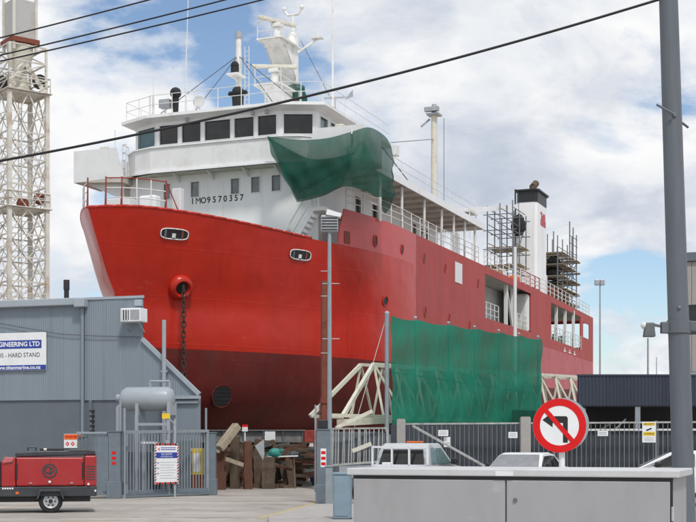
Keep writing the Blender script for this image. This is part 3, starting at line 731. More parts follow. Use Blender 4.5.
# foremast
fm = MB().tube((5.8, 0, 17), (5.8, 0, 21.0), .17, .13, 10).build('signal_mast', 'mast_white', ship, smooth=True, autosmooth=40)
MB().tube((5.8, 0, 21.0), (5.8, 0, 21.3), .18, n=10).build('mast_light', 'steel_galv', fm)
MB().box(5.6, 6.5, -.3, .3, 19.1, 19.18).prism([(5.8, 18.8), (5.8, 19.1), (6.4, 19.1)], 1, -.03, .03).build('mast_platform', 'mast_white', fm)
MB().tube((6.2, 0, 19.18), (6.2, 0, 19.5), .2, n=10).ball((6.2, 0, 19.6), .2).build('horn', 'black_rubber', fm)
ld = MB()
for y in (.28, .5): ld.tube((5.7, y, 17), (5.7, y, 20.6), .018, n=5)
for i in range(16): ld.tube((5.7, .28, 17.2 + .21 * i), (5.7, .5, 17.2 + .21 * i), .014, n=5)
ld.build('mast_ladder', 'rail_white', fm)
for a_ in ((8.2, -2.9, 17.1), (8.2, 2.9, 17.1), (8.0, -1.2, 17.1), (3.0, 3.5, 17.1)):
    MB().tube((5.8, 0, 20.2), a_, .02, n=5).build('stay', 'wire_grey', fm)
# radar mast
rm = MB()
rows = []
for z, uc, a_, b_ in ((17.0, .1, 1.15, .65), (18.2, .0, .95, .55), (19.6, -.15, .62, .45), (21.2, -.35, .45, .38), (22.8, -.55, .36, .3), (23.1, -.6, .2, .2)):
    rows.append([(uc + a_ * math.cos(t), b_ * math.sin(t), z) for t in [2 * math.pi * i / 16 for i in range(17)]])
rm.grid(rows); rmo = rm.build('radar_mast', 'mast_white', ship, smooth=True)
def radar_platform(z, u1, zb):
    p_ = MB(); p_.box(.0, u1, -.75, .75, z, z + .07)
    q = MB()
    prof = [(0.1, z)] + [(0.1 + (u1 - .1) * (i / 8), z - (z - zb) * (1 - math.sin(math.pi / 2 * i / 8)) - .02) for i in range(9)]
    for s in (-.55, .55): q.prism(prof, 1, s - .03, s + .03)
    q.grid([[(x, y, zz_ - .0) for x, zz_ in prof[1:]] for y in (-.55, .55)])
    q.build('platform_bracket', 'mast_white', rmo)
    r_ = railing(MB(), [(.6, -.72, z), (u1 - .1, -.72, z), (u1 - .1, .72, z), (.6, .72, z)], .9, 1, (1, .5), .022)
    pf = p_.build('radar_platform', 'mast_white', rmo); r_.build('platform_railing', 'rail_white', rmo)
    MB().tube((u1 - .9, 0, z + .07), (u1 - .9, 0, z + .8), .22, .18, 10).box(u1 - 1.15, u1 - .65, -.25, .25, z + .8, z + 1.0).build('radar_pedestal', 'mast_white', rmo, bevel=.03)
    return u1 - .9
for z, u1, zb, rot in ((22.0, 2.3, 20.2, 20), (19.6, 2.6, 17.6, -15)):
    c = radar_platform(z, u1, zb)
    sc_ = MB().box(-.14, .14, -1.15, 1.15, -.09, .09).build('radar_scanner', 'cream_paint', rmo, bevel=.04); sc_.location = (c, 0, z + 1.12); sc_.rotation_euler = (0, 0, R(rot + 40))
MB().tube((-.6, 0, 23.1), (-.6, 0, 24.0), .1, .07).build('mast_top', 'mast_white', rmo)
yk = MB(); yk.path([(-.6, -.5, 24.35), (-.6, -.3, 24.05), (-.6, .3, 24.05), (-.6, .5, 24.35)], .06).ball((-.6, -.5, 24.4), .12, 8, 6).ball((-.6, .5, 24.4), .12, 8, 6).build('mast_yoke', 'mast_white', rmo)
MB().beam((-.4, .2, 21.9), (-.8, 1.3, 22.7), .09).box(-1.0, -.6, 1.0, 1.6, 22.7, 22.76).tube((-.8, 1.3, 22.76), (-.8, 1.3, 23.1), .05).build('yard_arm', 'mast_white', rmo)
for y in (-.5, .5): MB().tube((-.5, y, 22.6), (-2.4, y * 6, 17), .015, n=5).build('stay', 'wire_grey', rmo)
cv = []
for j in range(7):
    z = 18.35 + 1.7 * j / 6; rr0 = .42 + .16 * math.sin(math.pi * j / 6)
    cv.append([(.25 + (rr0 + .06 * math.sin(3 * t + j)) * math.cos(t), .55 + (rr0 + .05 * math.sin(4 * t + 2 * j)) * math.sin(t), z) for t in [2 * math.pi * i / 18 for i in range(19)]])
MB().grid(cv).build('green_cover', 'net_dark', rmo, smooth=True)
# vane and small aerials behind the bridge roof rail
MB().tube((3.2, 3.9, 17), (3.2, 3.9, 18.4), .05).beam((3.5, 3.5, 18.35), (2.9, 4.5, 18.45), .05, .08).prism([(4.35, 18.35), (4.75, 18.45), (4.75, 18.8)], 0, 2.9, 2.93).build('wind_vane', 'steel_galv', ship)
MB().tube((4.6, 2.7, 17), (4.6, 2.7, 18.2), .06).tube((4.6, 2.7, 18.2), (4.6, 2.7, 18.5), .1).build('aerial_stub', 'steel_galv', ship)
# after boat deck: king post, rigging, platform, crane boom
kp = MB().tube((-15.4, 3, 12.0), (-15.4, 3, 22.0), .23, .19, 14).build('king_post', 'cream_paint', ship, smooth=True, autosmooth=40)
MB().box(-15.8, -15.0, 2.6, 3.4, 21.9, 22.0).tube((-15.4, 3, 22.0), (-15.4, 3, 22.6), .2, .15).box(-15.2, -14.9, 2.5, 3.4, 22.1, 22.35).beam((-15.4, 2.7, 21.7), (-15.0, 2.3, 21.2), .12).build('post_head', 'steel_galv', kp)
MB().tube((-15.8, 3.5, 14.4), (-15.8, 3.5, 21.8), .02, n=5).build('post_cable', 'wire_grey', kp)
MB().tube((-15.2, 3, 20.4), (-1.0, 4.6, 17.0), .02, n=5).tube((-15.2, 3, 15.8), (4.0, 6.6, 15.7), .03, n=5).build('rigging_wire', 'wire_grey', kp)
MB().box(2.2, 2.7, 6.6, 6.9, 15.5, 16.0).build('lamp_housing', 'ship_grey_white', ship, bevel=.02)
lk_ = MB().box(-17.5, -15.9, 3.4, 5.2, 15.9, 15.98)
for u in (-17.4, -16.0):
    for y in (3.5, 5.1): lk_.beam((u, y, 14.3), (u, y, 15.9), .08)
lk_.build('equipment_platform', 'ship_grey_white', ship)
MB().box(-17.2, -16.2, 3.7, 4.9, 15.0, 15.8).build('equipment_locker', 'deck_green', ship, bevel=.04)
# funnel
fu = MB(); rows = []
fpl = [(-31.2, 4.28), (-31.0, 4.45), (-31.0, 5.55), (-31.2, 5.76), (-33.9, 5.76), (-34.6, 5.3), (-34.6, 4.6), (-33.9, 4.28)]
for z in (11.9, 19.05): rows.append([(u, y, z) for u, y in fpl + fpl[:1]])
fo = fu.grid(rows).build('funnel', 'ship_white', ship)
rows = [[(u * 1.0 - (.03 if u > -32 else -.03) * -1, y + (.03 if y > 5 else -.03), z) for u, y in fpl + fpl[:1]] for z in (19.05, 19.88)]
tb = MB().grid(rows); tb.add([(u, y, 19.88) for u, y in fpl], [tuple(range(8))])
ft = tb.build('funnel_top', 'black_paint', fo)
MB().prism([(u * 1.0 + (.16 if u > -32 else -.2), y + (.16 if y > 5 else -.16)) for u, y in fpl], 2, 19.85, 19.97).build('funnel_rim', 'black_paint', ft)
MB().tube((-32.5, 5.1, 19.9), (-32.5, 5.1, 20.5), .26, n=12).tube((-32.5, 5.1, 20.4), (-33.0, 5.2, 20.75), .26, n=12).build('exhaust_pipe', 'junk_brown', ft, smooth=True, autosmooth=50)
# emblem on the funnel side: four stepped red blocks
em = MB()
em.box(-33.7, -32.1, 5.765, 5.775, 17.5, 17.95); em.box(-33.55, -32.3, 5.765, 5.775, 17.95, 18.3); em.box(-33.5, -32.9, 5.765, 5.775, 18.3, 18.45); em.box(-32.6, -32.1, 5.765, 5.775, 18.3, 18.5)
em.build('funnel_emblem', 'funnel_red', fo)
fp2 = MB().tube((-30.85, 4.2, 12), (-30.85, 4.2, 20.0), .06, n=6).build('funnel_pipe', 'black_paint', fo)
MB().beam((-18.0, 3.6, 16.35), (-30.9, 4.2, 18.75), .36, .34).build('crane_boom', 'ship_white', ship)
MB().tube((-18.2, 3.6, 12), (-18.2, 3.6, 16.4), .22, n=10).build('boom_rest', 'ship_white', ship)
# deck clutter by the funnel (winches, lockers)
for i, (u, y, w_, h, m_) in enumerate(((-20, 5.6, .9, .8, 'wood_plank'), (-22.2, 5.2, 1.2, 1.1, 'ship_grey_white'), (-25, 5.5, 1.0, 1.0, 'orange_paint'), (-27.5, 5.0, 1.1, 1.3, 'ship_white'), (-38, 5.0, 1.4, 1.6, 'rust'), (-44, 4.8, 1.0, 1.6, 'rust'))):
    MB().box(u - w_ / 2, u + w_ / 2, y - .5, y + .5, 11.94, 11.94 + h).build('deck_locker', m_, ship, bevel=.05)
# orange barrier rails
railing(MB(), [(-23 - 1.3 * i, 6.6, 12.0) for i in range(5)], 1.1, 1, (1, .75, .5, .25), .045).build('barrier_rail', 'hull_pink', ship)
# stern machinery
MB().box(-36.8, -35.6, -2, 5.2, 11.94, 14.4).build('stern_house', 'ship_grey_white', ship, bevel=.05)
for u in (-34, -36.2, -38.4): MB().ball((u, 5.9, 9.4), .35, 10, 8, (1, 1, 1.4)).build('mooring_bollard', 'deck_green', ship, smooth=True)
for k, ch_ in enumerate('AIT'): text(ch_, .55, 'sign_white', ship, (-31.6 - 1.0 * k, 6.97 - .02 * k, 8.55), (R(90), 0, R(180)), name='name_letter', ext=.004) if False else None
# faint pale lettering marks low on the quarter
for k in range(3):
    u = -35.2 - 2.0 * k; b = 7 * (1 - .06 * (u + 30) / (STERN + 30))
    MB().box(u - .45, u + .45, b - .01, b + .012, 8.42, 8.5).box(u - .1, u + .1, b - .01, b + .012, 8.5, 8.72).build('pale_mark', 'sign_white', ship)

# ------------------------------------------------------------------ green net wrapped round the port wing
def ship_w(u, y, z):
    p = C0 + FWD * u + PRT * y; return Vector((p.x, p.y, z))
def cloth(top, bot, n, m, bulge, name, mat_, seed, parent=None, fold=.08, wn_=None):
    rnd = random.Random(seed)
    def samp(pts, t):
        k = t * (len(pts) - 1); i = min(int(k), len(pts) - 2); f = k - i
        p = [pts[max(0, i - 1)], pts[i], pts[i + 1], pts[min(len(pts) - 1, i + 2)]]; p = [Vector(x) for x in p]
        return .5 * ((2 * p[1]) + (p[2] - p[0]) * f + (2 * p[0] - 5 * p[1] + 4 * p[2] - p[3]) * f * f + (3 * p[1] - p[0] - 3 * p[2] + p[3]) * f ** 3)
    rows = []
    for j in range(m + 1):
        v = j / m; r = []
        for i in range(n + 1):
            t = i / n; a, b = samp(top, t), samp(bot, t); p = a.lerp(b, v)
            d = bulge(t, v)
            k = fold * (math.sin(t * 23 + v * 5 + seed) * .6 + math.sin(t * 47 - v * 9 + 2 * seed) * .3 + math.sin((t + v) * 17) * .4) * math.sin(math.pi * min(1, v * 1.1)) ** .7
            r.append(p + d + Vector((k, k * .5, k * .4)))
        rows.append(r)
    return MB().grid(rows).build(name, mat_, parent, smooth=True, fix=False)
top = [ship_w(*p) for p in ((9.0, 3.0, 15.36), (9.2, 4.7, 15.02), (9.2, 6.0, 14.98), (9.0, 7.0, 15.2), (8.65, 7.75, 15.42), (7.4, 7.95, 15.36), (6.3, 7.9, 15.18), (5.4, 7.7, 14.9))]
bot = [ship_w(*p) for p in ((9.2, 4.56, 12.27), (9.25, 5.0, 12.3), (9.3, 5.9, 12.45), (9.4, 6.9, 12.75), (9.2, 7.75, 12.55), (7.9, 7.95, 12.5), (6.6, 8.0, 12.7), (5.5, 7.9, 12.9))]
nt = cloth(top, bot, 56, 22, lambda t, v: Vector((0, 0, 0)) - Vector((FWD.x, FWD.y, 0)) * (-.25 * math.sin(math.pi * v)) , 'green_net', 'net_dark', 3, fold=.11)
tag(nt, 'dark green mesh sheet draped over the ship bridge wing', 'net')
tl = cloth([ship_w(7.6, 8.0, 12.9), ship_w(6.8, 8.0, 12.9), ship_w(5.8, 7.95, 13.0)], [ship_w(6.9, 7.7, 12.3), ship_w(6.5, 7.7, 12.0), ship_w(6.0, 7.8, 12.3)], 12, 8, lambda t, v: Vector(), 'tail', 'net_dark', 5, nt, .05)
cr = cloth([ship_w(9.05, 3.02, 15.34), ship_w(9.3, 5.0, 14.2), ship_w(9.4, 6.2, 14.05), ship_w(9.4, 7.4, 14.2)], [ship_w(9.25, 4.6, 12.35), ship_w(9.45, 5.2, 12.4), ship_w(9.5, 6.0, 12.55), ship_w(9.5, 6.8, 12.85)], 20, 10, lambda t, v: Vector(), 'loose_fold', 'net_dark', 8, nt, .06)
mb_ = MB(); rp = [ship_w(8.95, 7.05, 15.4), ship_w(8.98, 7.1, 14.9), ship_w(8.98, 7.05, 14.5)]
mb_.path(rp, .05).build('lashing', 'ship_grey_white', nt)

# ------------------------------------------------------------------ scaffolds on the ship
def scaffold(name, label, u0, u1, y0, y1, z0, levels, nu, ny, planks, extra=0.0):
    s = thing(name, (C0.x, C0.y, 0), ship.rotation_euler.z, label, 'scaffold', None)
    rnd = random.Random(len(label))
    us_ = [u0 + (u1 - u0) * i / nu for i in range(nu + 1)]; ys = [y0 + (y1 - y0) * i / ny for i in range(ny + 1)]
    for u in us_:
        for y in ys: MB().tube((u, y, z0), (u, y, levels[-1] + rnd.uniform(.3, 1.0) + extra * rnd.random()), .045, n=6).build('standard', 'steel_scaf', s)
    for z in levels:
        for y in ys: MB().tube((u0 - .3, y, z), (u1 + .3, y, z), .035, n=5).tube((u0 - .3, y, z + .5), (u1 + .3, y, z + .5), .03, n=5).build('ledger', 'steel_scaf', s)
        for u in us_: MB().tube((u, y0 - .3, z + .05), (u, y1 + .3, z + .05), .035, n=5).build('transom', 'steel_scaf', s)
    for z in planks:
        k = int(abs(u1 - u0) / .26)
        for i in range(k):
            if rnd.random() < .3: continue
            u = min(u0, u1) + .13 + i * .26; MB().box(u - .115, u + .115, min(y0, y1) - .35, max(y0, y1) + .35, z + .09, z + .13).build('plank', 'wood_plank', s)
    MB().tube((u0, y1, levels[0]), (u1, y1, levels[-1]), .035, n=5).build('brace', 'steel_scaf', s)
    return s
s1 = scaffold('scaffold', 'steel tube scaffold in front of the white funnel', -26.2, -30.0, 3.4, 5.2, 11.95, [13.5, 15.0, 16.3, 17.4], 2, 2, [13.9, 15.2])
s2 = scaffold('scaffold', 'tall steel tube scaffold with planks behind the white funnel', -37.6, -44.6, 2.6, 5.8, 11.95, [12.6, 13.5, 14.4, 15.3, 16.2], 4, 2, [12.6, 13.5, 14.4, 15.3, 16.2], 2.2)
for (u_, y_, z_) in ((-42.0, 5.8, 19.3), (-43.3, 5.8, 19.0), (-44.6, 5.8, 18.6), (-43.3, 4.2, 18.8)):
    MB().tube((u_, y_, 16), (u_, y_, z_), .05, n=6).build('tall_standard', 'steel_scaf', s2)
for z_ in (16.9, 17.6, 18.2): MB().tube((-41.8, 5.8, z_), (-44.9, 5.8, z_ + .02), .03, n=5).build('ledger', 'steel_scaf', s2)
MB().tube((-39, 6.4, 15.6), (-47.5, 5.0, 15.3), .04, n=5).build('ledger', 'steel_scaf', s2)
bag = MB(); rows = []
for j in range(9):
    t = math.pi * j / 8
    rows.append([(-28.6 + (.62 + .08 * math.sin(3 * a + j)) * math.sin(t) * math.cos(a), 5.0 + (.5 + .08 * math.sin(4 * a + 2 * j)) * math.sin(t) * math.sin(a), 17.0 - .75 * math.cos(t) + .05 * math.sin(5 * a)) for a in [2 * math.pi * i / 16 for i in range(17)]])
o = bag.grid(rows).build('tarpaulin_bundle', 'black_rubber', None, smooth=True); o.location = (C0.x, C0.y, 0); o.rotation_euler = ship.rotation_euler
tag(o, 'black bundled sheet tied high on the scaffold before the funnel', 'bundle')
for k, (u, y, z, sx) in enumerate(((-40.2, 4.9, 14.9, 2.0), (-40.0, 5.0, 15.8, 1.7), (-39.8, 5.3, 13.4, 1.6))):
    mbx = MB(); rows = []
    for j in range(7):
        t = math.pi * j / 6
        rows.append([(u + (.9 * sx + .12 * math.sin(3 * a + j + k)) * math.sin(t) * math.cos(a), y + (.45 + .08 * math.sin(4 * a + 2 * j)) * math.sin(t) * math.sin(a), z - .45 * math.cos(t) + .08 * math.sin(5 * a + k)) for a in [2 * math.pi * i / 14 for i in range(15)]])
    o = mbx.grid(rows).build('dark_sheeting', ['black_rubber', 'black_rubber', 'rust'][k], None, smooth=True); o.location = (C0.x, C0.y, 0); o.rotation_euler = ship.rotation_euler
    tag(o, ['black sheeting rolled on the middle deck of the stern scaffold', 'black sheeting heaped on the top deck of the stern scaffold', 'brown sheeting heaped on the lowest deck of the stern scaffold'][k], 'sheeting', 'sheeting on the stern scaffold')

# ------------------------------------------------------------------ keel blocks, cradle and clutter below the ship
for i in range(5):
    u = 13.0 - 3.4 * i
    b = thing('keel_block', (ship_w(u, 0, 0).x, ship_w(u, 0, 0).y, 0), ship.rotation_euler.z, None, None, 'keel blocks under the ship')
    b['label'] = ['foremost', 'second', 'third', 'fourth', 'fifth'][i] + ' timber and concrete keel block counted from the bow'; b['category'] = 'block'
    MB().box(-.6, .6, -.8, .8, 0, 1.3).build('concrete_base', 'concrete', b, bevel=.03)
    for k in range(3): MB().box(-.5, .5, -.7, .7, 1.302 + .3 * k, 1.3 + .3 * (k + 1) - .004).build('timber', 'timber_old', b, bevel=.02)
cb = thing('cradle_beam', at(250, 436, 50).to_tuple(), 0, 'long grey steel beam lying under the bow above the timbers', 'beam')
cb.location.z = 0
L_, R_ = at(196, 436, 50).x - cb.location.x, at(306, 436, 50).x - cb.location.x
zb = CAMH + 6 / FPX * 50
MB().box(L_, R_, -.02, .02, zb - .2, zb + .2).build('web', 'beam_dirty', cb)
MB().box(L_, R_, -.16, .16, zb + .2, zb + .235).build('flange', 'beam_dirty', cb); MB().box(L_, R_, -.16, .16, zb - .235, zb - .2).build('flange', 'beam_dirty', cb)
for k in range(6): x = L_ + .3 + k * .75; MB().box(x, x + .02, -.15, -.021, zb - .199, zb + .199).build('stiffener', 'beam_dirty', cb)
pb = at(270, 435, 49.8); MB().box(pb.x - cb.location.x - .2, pb.x - cb.location.x + .2, -.185, -.165, zb - .17, zb + .17).build('white_plate', 'sign_white', cb)
for x in (L_ + .1, R_ - .1): MB().box(x - .1, x + .1, -.14, .14, 0, zb - .236).build('leg', 'rust', cb)
rb = at(311, 437, 50)
tag(MB().box(-.25, .4, -.2, .2, zb - .25, zb + .22).box(.1, .3, -.15, .15, 0, zb - .251).build('red_bracket', 'rail_rust', None, bevel=.02), 'rusty red bracket at the end of the grey cradle beam', 'bracket').location = (rb.x, rb.y, 0)
# upright timbers in front of the cradle
def timber(x0, x1, ytop, d, m_, label, tilt=0.0, depth=.38, base=None):
    w_ = (x1 - x0) / FPX * d; p = at((x0 + x1) / 2, ytop, d); h = p.z
    rnd = random.Random(int(x0))
    mb = MB(); rows = []
    for k in range(7):
        z = h * k / 6; j = lambda: rnd.uniform(-.02, .02)
        rows.append([(-w_ / 2 + j(), -depth / 2 + j(), z), (w_ / 2 + j(), -depth / 2 + j(), z), (w_ / 2 + j(), depth / 2 + j(), z), (-w_ / 2 + j(), depth / 2 + j(), z)])
    for r in rows: r.append(r[0])
    rows[-1] = [(x, y, z + rnd.uniform(-.05, .04)) for x, y, z in rows[-1][:4]]; rows[-1].append(rows[-1][0])
    mb.grid(rows); mb.add(rows[-1][:4], [(0, 1, 2, 3)])
    o = mb.build('timber_post', m_, None, bevel=.025); o.location = (p.x, d, 0); o.rotation_euler = (0, R(tilt), random.Random(int(x1)).uniform(-.25, .25))
    return tag(o, label, 'timber', 'upright timbers under the bow')
timber(217, 226, 446, 45.6, 'timber_rusty', 'rust stained timber post leaning beside the right end of the barred gate')
timber(231, 239, 436, 46.6, 'timber_old', 'tallest grey brown timber post just below the leaning pale plank')
timber(244, 252, 441, 46.2, 'timber_rusty', 'rust brown timber post between the tall post and the grey plate')
timber(255, 262, 449, 47.4, 'timber_old', 'short dark timber post below the tilted grey plate', 0)
timber(263, 274, 457, 46.4, 'timber_old', 'wide low timber stump nearest the teal scrap')
timber(207, 214, 452, 47.6, 'timber_old', 'dark timber post half hidden behind the gate post')
timber(240, 245, 462, 48.2, 'timber_rusty', 'thin dark timber post set back between the taller ones')
bmq = MB().beam(at(219, 449, 45.2), at(237, 425.5, 45.8), .30, .26).build('leaning_plank', 'timber_pale', None, bevel=.03)
tag(bmq, 'pale thick plank leaning across the tops of the timbers', 'plank')
bmq = MB().beam(at(208, 447, 44.6), at(218, 452, 45.0), .16, .09).build('broken_board', 'timber_pale', None); tag(bmq, 'splintered white board sticking out beside the gate', 'board')
bmq = MB().beam(at(226, 459, 45.2), at(243, 465, 45.8), .06, .14).build('broken_board', 'timber_pale', None); tag(bmq, 'pale broken board wedged between two rusty timbers', 'board')
pl4 = MB().prism([(a.x, a.z) for a in (at(255, 446, 45.6), at(264, 439, 45.6), at(264.5, 455, 45.6), at(263, 460, 45.6))], 1, 45.55, 45.62).build('steel_plate', 'steel_galv', None)
tag(pl4, 'tilted triangular grey steel plate on top of the timbers', 'plate')
ws = at(245, 428, 47); tag(MB().box(ws.x - .1, ws.x + .1, 46.97, 47, ws.z - .12, ws.z + .12).box(ws.x - .02, ws.x + .02, 47.0, 47.04, 0, ws.z).box(ws.x - .1, ws.x + .1, 46.965, 46.97, ws.z + .04, ws.z + .12, 1).build('small_notice', ['sign_white', 'sign_red']), 'small white and pink notice above the leaning plank', 'notice')
# teal scrap, pale board, blue bar, mixed debris
tq = MB(); c = at(275, 453, 46.8); tq.ball((c.x, c.y, c.z), .24, 9, 6, (1.1, .8, .75)).beam((c.x - .3, c.y, c.z - .1), (c.x + .3, c.y - .1, c.z + .12), .12, .1)
tag(tq.build('teal_scrap', 'teal_paint', None, bevel=.03), 'teal plastic scrap lying on a pale board', 'scrap')
c = at(281, 457, 46.8); tag(MB().beam((c.x - .55, c.y, c.z), (c.x + .6, c.y + .1, c.z + .04), .25, .04).build('pale_board', 'sign_white'), 'pale board under the teal scrap', 'board')
c = at(280, 457, 46.9); sdn = thing('trestle', (c.x, c.y, 0), 0, 'thin steel trestle holding up the pale board', 'trestle')
for dx in (-.55, .5):
    for dy in (-.15, .15): MB().beam((dx * 1.1, dy * 1.6, 0), (dx, dy * .3, c.z - .04), .05).build('leg', 'timber_old', sdn)
c = gp(282, 486); tag(MB().beam((c.x - .1, c.y, .1), (c.x + .35, c.y, .35), .08).beam((c.x + .3, c.y, .05), (c.x + .1, c.y, .5), .06).beam((c.x - .15, c.y, .06), (c.x + .4, c.y, .06), .12).build('teal_stand', 'teal_paint'), 'small teal stand on the ground right of the stump', 'stand')
a_, b_ = at(283, 477, 49.5), at(318, 475, 50.5)
tag(MB().beam((a_.x, a_.y, .45), (b_.x, b_.y, .5), .2, .17).box(a_.x + .1, a_.x + .25, a_.y - .1, a_.y + .1, 0, .33).box(b_.x - .3, b_.x - .15, b_.y - .1, b_.y + .1, 0, .36).build('blue_beam', 'blue_paint', bevel=.02), 'bright blue beam lying under the ship', 'beam')
rnd = random.Random(11)
dbm = MB()
for i in range(260):
    x = rnd.uniform(-8, -.4); y = rnd.uniform(52, 56.5); z = rnd.uniform(.0, 1.35); L0 = rnd.uniform(.3, 1.5); a = rnd.uniform(0, 3.1); t_ = rnd.uniform(-.35, .35)
    v = Vector((math.cos(a) * L0, math.sin(a) * L0 * .4, t_ * L0)); w_ = rnd.uniform(.06, .26)
    zz_ = max(z, abs(v.z) + .1); dbm.beam(Vector((x, y, zz_)) - v / 2, Vector((x, y, zz_)) + v / 2, w_, w_ * rnd.uniform(.5, 1), rnd.choice((0, 0, 0, 1, 2, 3)))
for i in range(120):
    x = at(rnd.uniform(208, 300), 0, 49).x; y = rnd.uniform(47.6, 50.5); h_ = rnd.uniform(.4, 1.75); t_ = rnd.uniform(-.35, .35); w_ = rnd.uniform(.1, .34)
    if rnd.random() < .55: dbm.beam((x, y, 0.02), (x + t_ * h_, y + rnd.uniform(-.2, .2), h_), w_, w_ * rnd.uniform(.6, 1), rnd.choice((0, 1, 2, 2)))
    else:
        z = rnd.uniform(.15, 1.5); dbm.beam((x, y, z), (x + rnd.uniform(.4, 1.3), y + rnd.uniform(-.4, .4), max(.1, z + rnd.uniform(-.3, .3))), w_ * .8, w_ * .6, rnd.choice((0, 1, 2, 3)))
o = dbm.build('scrap_heap', ['junk_brown', 'timber_rusty', 'timber_old', 'steel_scaf']); tag(o, 'heap of scrap timber and steel in the shade under the ship', 'scrap', kind='stuff')
lt = MB()
for i in range(60):
    p = gp(rnd.uniform(208, 285), rnd.uniform(485, 490)); L0 = rnd.uniform(.1, .5); a = rnd.uniform(0, 3)
    lt.beam(Vector((p.x, p.y + 1, .06)), Vector((p.x + math.cos(a) * L0, p.y + 1 + math.sin(a) * L0, .1)), .1, .09, rnd.choice((0, 1, 2)))
tag(lt.build('splintered_wood', ['junk_brown', 'timber_rusty', 'timber_old']), 'splintered wood scattered at the foot of the timbers', 'debris', kind='stuff')

# ------------------------------------------------------------------ blue-grey shed (local: x along the front to the right, y into the shed)
SA = R(18); SH0 = at(84, HYP, 43)
shed = thing('shed', (SH0.x, SH0.y, 0), -SA, 'blue grey corrugated shed with a dark plinth at the left', 'shed')
sdx, sdy = Vector((math.cos(SA), -math.sin(SA))), Vector((math.sin(SA), math.cos(SA)))
def shp(px_, py_, out=0.0):
    """photo pixel -> (s, z) on the shed front"""
    r = Vector(((px_ - CXP) / FPX, 1.0)); o = SH0.xy - sdy * out
    t = (o.dot(sdy)) / r.dot(sdy); q = r * t - SH0.xy
    return q.dot(sdx), CAMH + (HYP - py_) / FPX * t
def sheets(s0, s1, zlo, ztop, w_=.76):
    k = max(1, round((s1 - s0) / w_)); st = (s1 - s0) / k
    for i in range(k):
        corrugated(s0 + st * i, s0 + st * (i + 1) + (.03 if i < k - 1 else 0), zlo, ztop, -.006 * (i % 2)).build('corrugated_sheet', 'shed_blue', shed, fix=False)
def corrugated(s0, s1, zlo, ztop, y0=0.0, pitch=.08, amp=.011):
    n_ = int((s1 - s0) / (pitch / 4)); rows = [[], []]
    for i in range(n_ + 1):
        s = s0 + (s1 - s0) * i / n_; ph = (i % 4); y = y0 - (amp if ph in (1, 2) else 0)
        rows[0].append((s, y, zlo(s))); rows[1].append((s, y, ztop(s)))
    return MB().grid(rows)
SKEW = -.62
def skew(o):
    for v in o.data.vertices:
        if v.co.y > .05: v.co.x += SKEW * (v.co.y - .05)
    return o
sL = shp(-90, 300)[0]; s143, zT = shp(143, 297); s200 = shp(200, 395)[0]; z395 = shp(200, 395)[1]; z340 = shp(143, 340)[1]; z400 = shp(60, 400)[1]
sheets(sL, -.02, lambda s: z400, lambda s: zT - .08)
sheets(.02, s143, lambda s: z400 - .02, lambda s: zT)
sheets(s143, s200 - .05, lambda s: z395 - .03, lambda s: z340 + (z395 - z340) * (s - s143) / (s200 - s143))
MB().box(sL, s143, .04, .2, 0, z400 + .02).build('plinth', 'shed_plinth', shed)
s174 = shp(174, 400)[0]; s198 = shp(198, 400)[0]
MB().box(s143, s174, .04, .2, 0, z395 - .04).build('plinth', 'shed_plinth', shed)
MB().box(s174, s198, .03, .2, 0, z395 - .04).build('lean_to_wall', 'shed_blue', shed)
skew(MB().box(sL, s143, .05, 7.9, zT - .2, zT - .12).build('roof', 'shed_trim', shed))
skew(MB().box(s143 - .08, s143 - .01, .05, 8, 0, zT - .02).build('side_wall', 'shed_blue', shed))
skew(MB().box(sL, s143 - .1, 7.9, 8, 0, zT - .1).build('back_wall', 'shed_blue', shed))
skew(MB().box(s198 - .06, s198, .2, 3, 0, z395 - .05).build('side_wall', 'shed_blue', shed))
skew(MB().prism([(s143, z340 - .03), (s200, z395 - .03), (s200, z395 + .03), (s143, z340 + .03)], 1, .0, 3.0).build('lean_to_roof', 'shed_trim', shed))
MB().beam((s143, -.05, z340 + .03), (s200, -.05, z395 + .02), .09, .13).build('barge_board', 'shed_trim', shed)
MB().box(s174, s200 + .02, -.12, .02, z395 - .12, z395 - .02).box(s174, s198, -.06, .02, z395 - .26, z395 - .18).build('gutter', 'shed_trim', shed)
MB().box(sL, -.05, -.22, .02, zT - .2, zT + .04).build('gutter', 'shed_trim', shed, bevel=.03)
MB().box(-.02, s143 + .03, -.04, .03, zT - .03, zT + .05).build('capping', 'shed_trim', shed)
dp = MB().box(-.22, .16, -.3, .0, zT - .28, zT + .02).build('rainwater_head', 'shed_trim', shed, bevel=.03)
MB().tube((.0, -.1, zT - .3), (.0, -.1, .3), .055, n=10).build('downpipe', 'shed_blue', shed, smooth=True, autosmooth=40)
MB().box(s143 - .22, s143 + .02, -.2, -.02, zT - .3, zT - .1).build('gutter_end', 'shed_trim', shed, bevel=.03)
for k in range(5): z_ = shp(92, 411 + 5 * k)[1]; MB().box(shp(90, 0)[0], shp(94, 0)[0], -.03, .04, z_ - .03, z_ + .03).build('vent_slot', 'black_paint', shed)
MB().box(.18, .30, -.02, .04, 0, z400 - .02).build('corner_strip', 'shed_plinth', shed)
# thin cable along the shed front
cbm = MB(); a_, b_, c_ = shp(-30, 318, .1), shp(60, 334, .1), shp(141, 337, .1)
cbm.path([(a_[0], -.08, a_[1]), (shp(20, 327, .1)[0], -.08, shp(20, 327, .1)[1]), (b_[0], -.08, b_[1]), (shp(100, 336, .1)[0], -.08, shp(100, 336, .1)[1]), (c_[0], -.08, c_[1])], .012, 5).build('front_cable', 'wire_grey', shed)
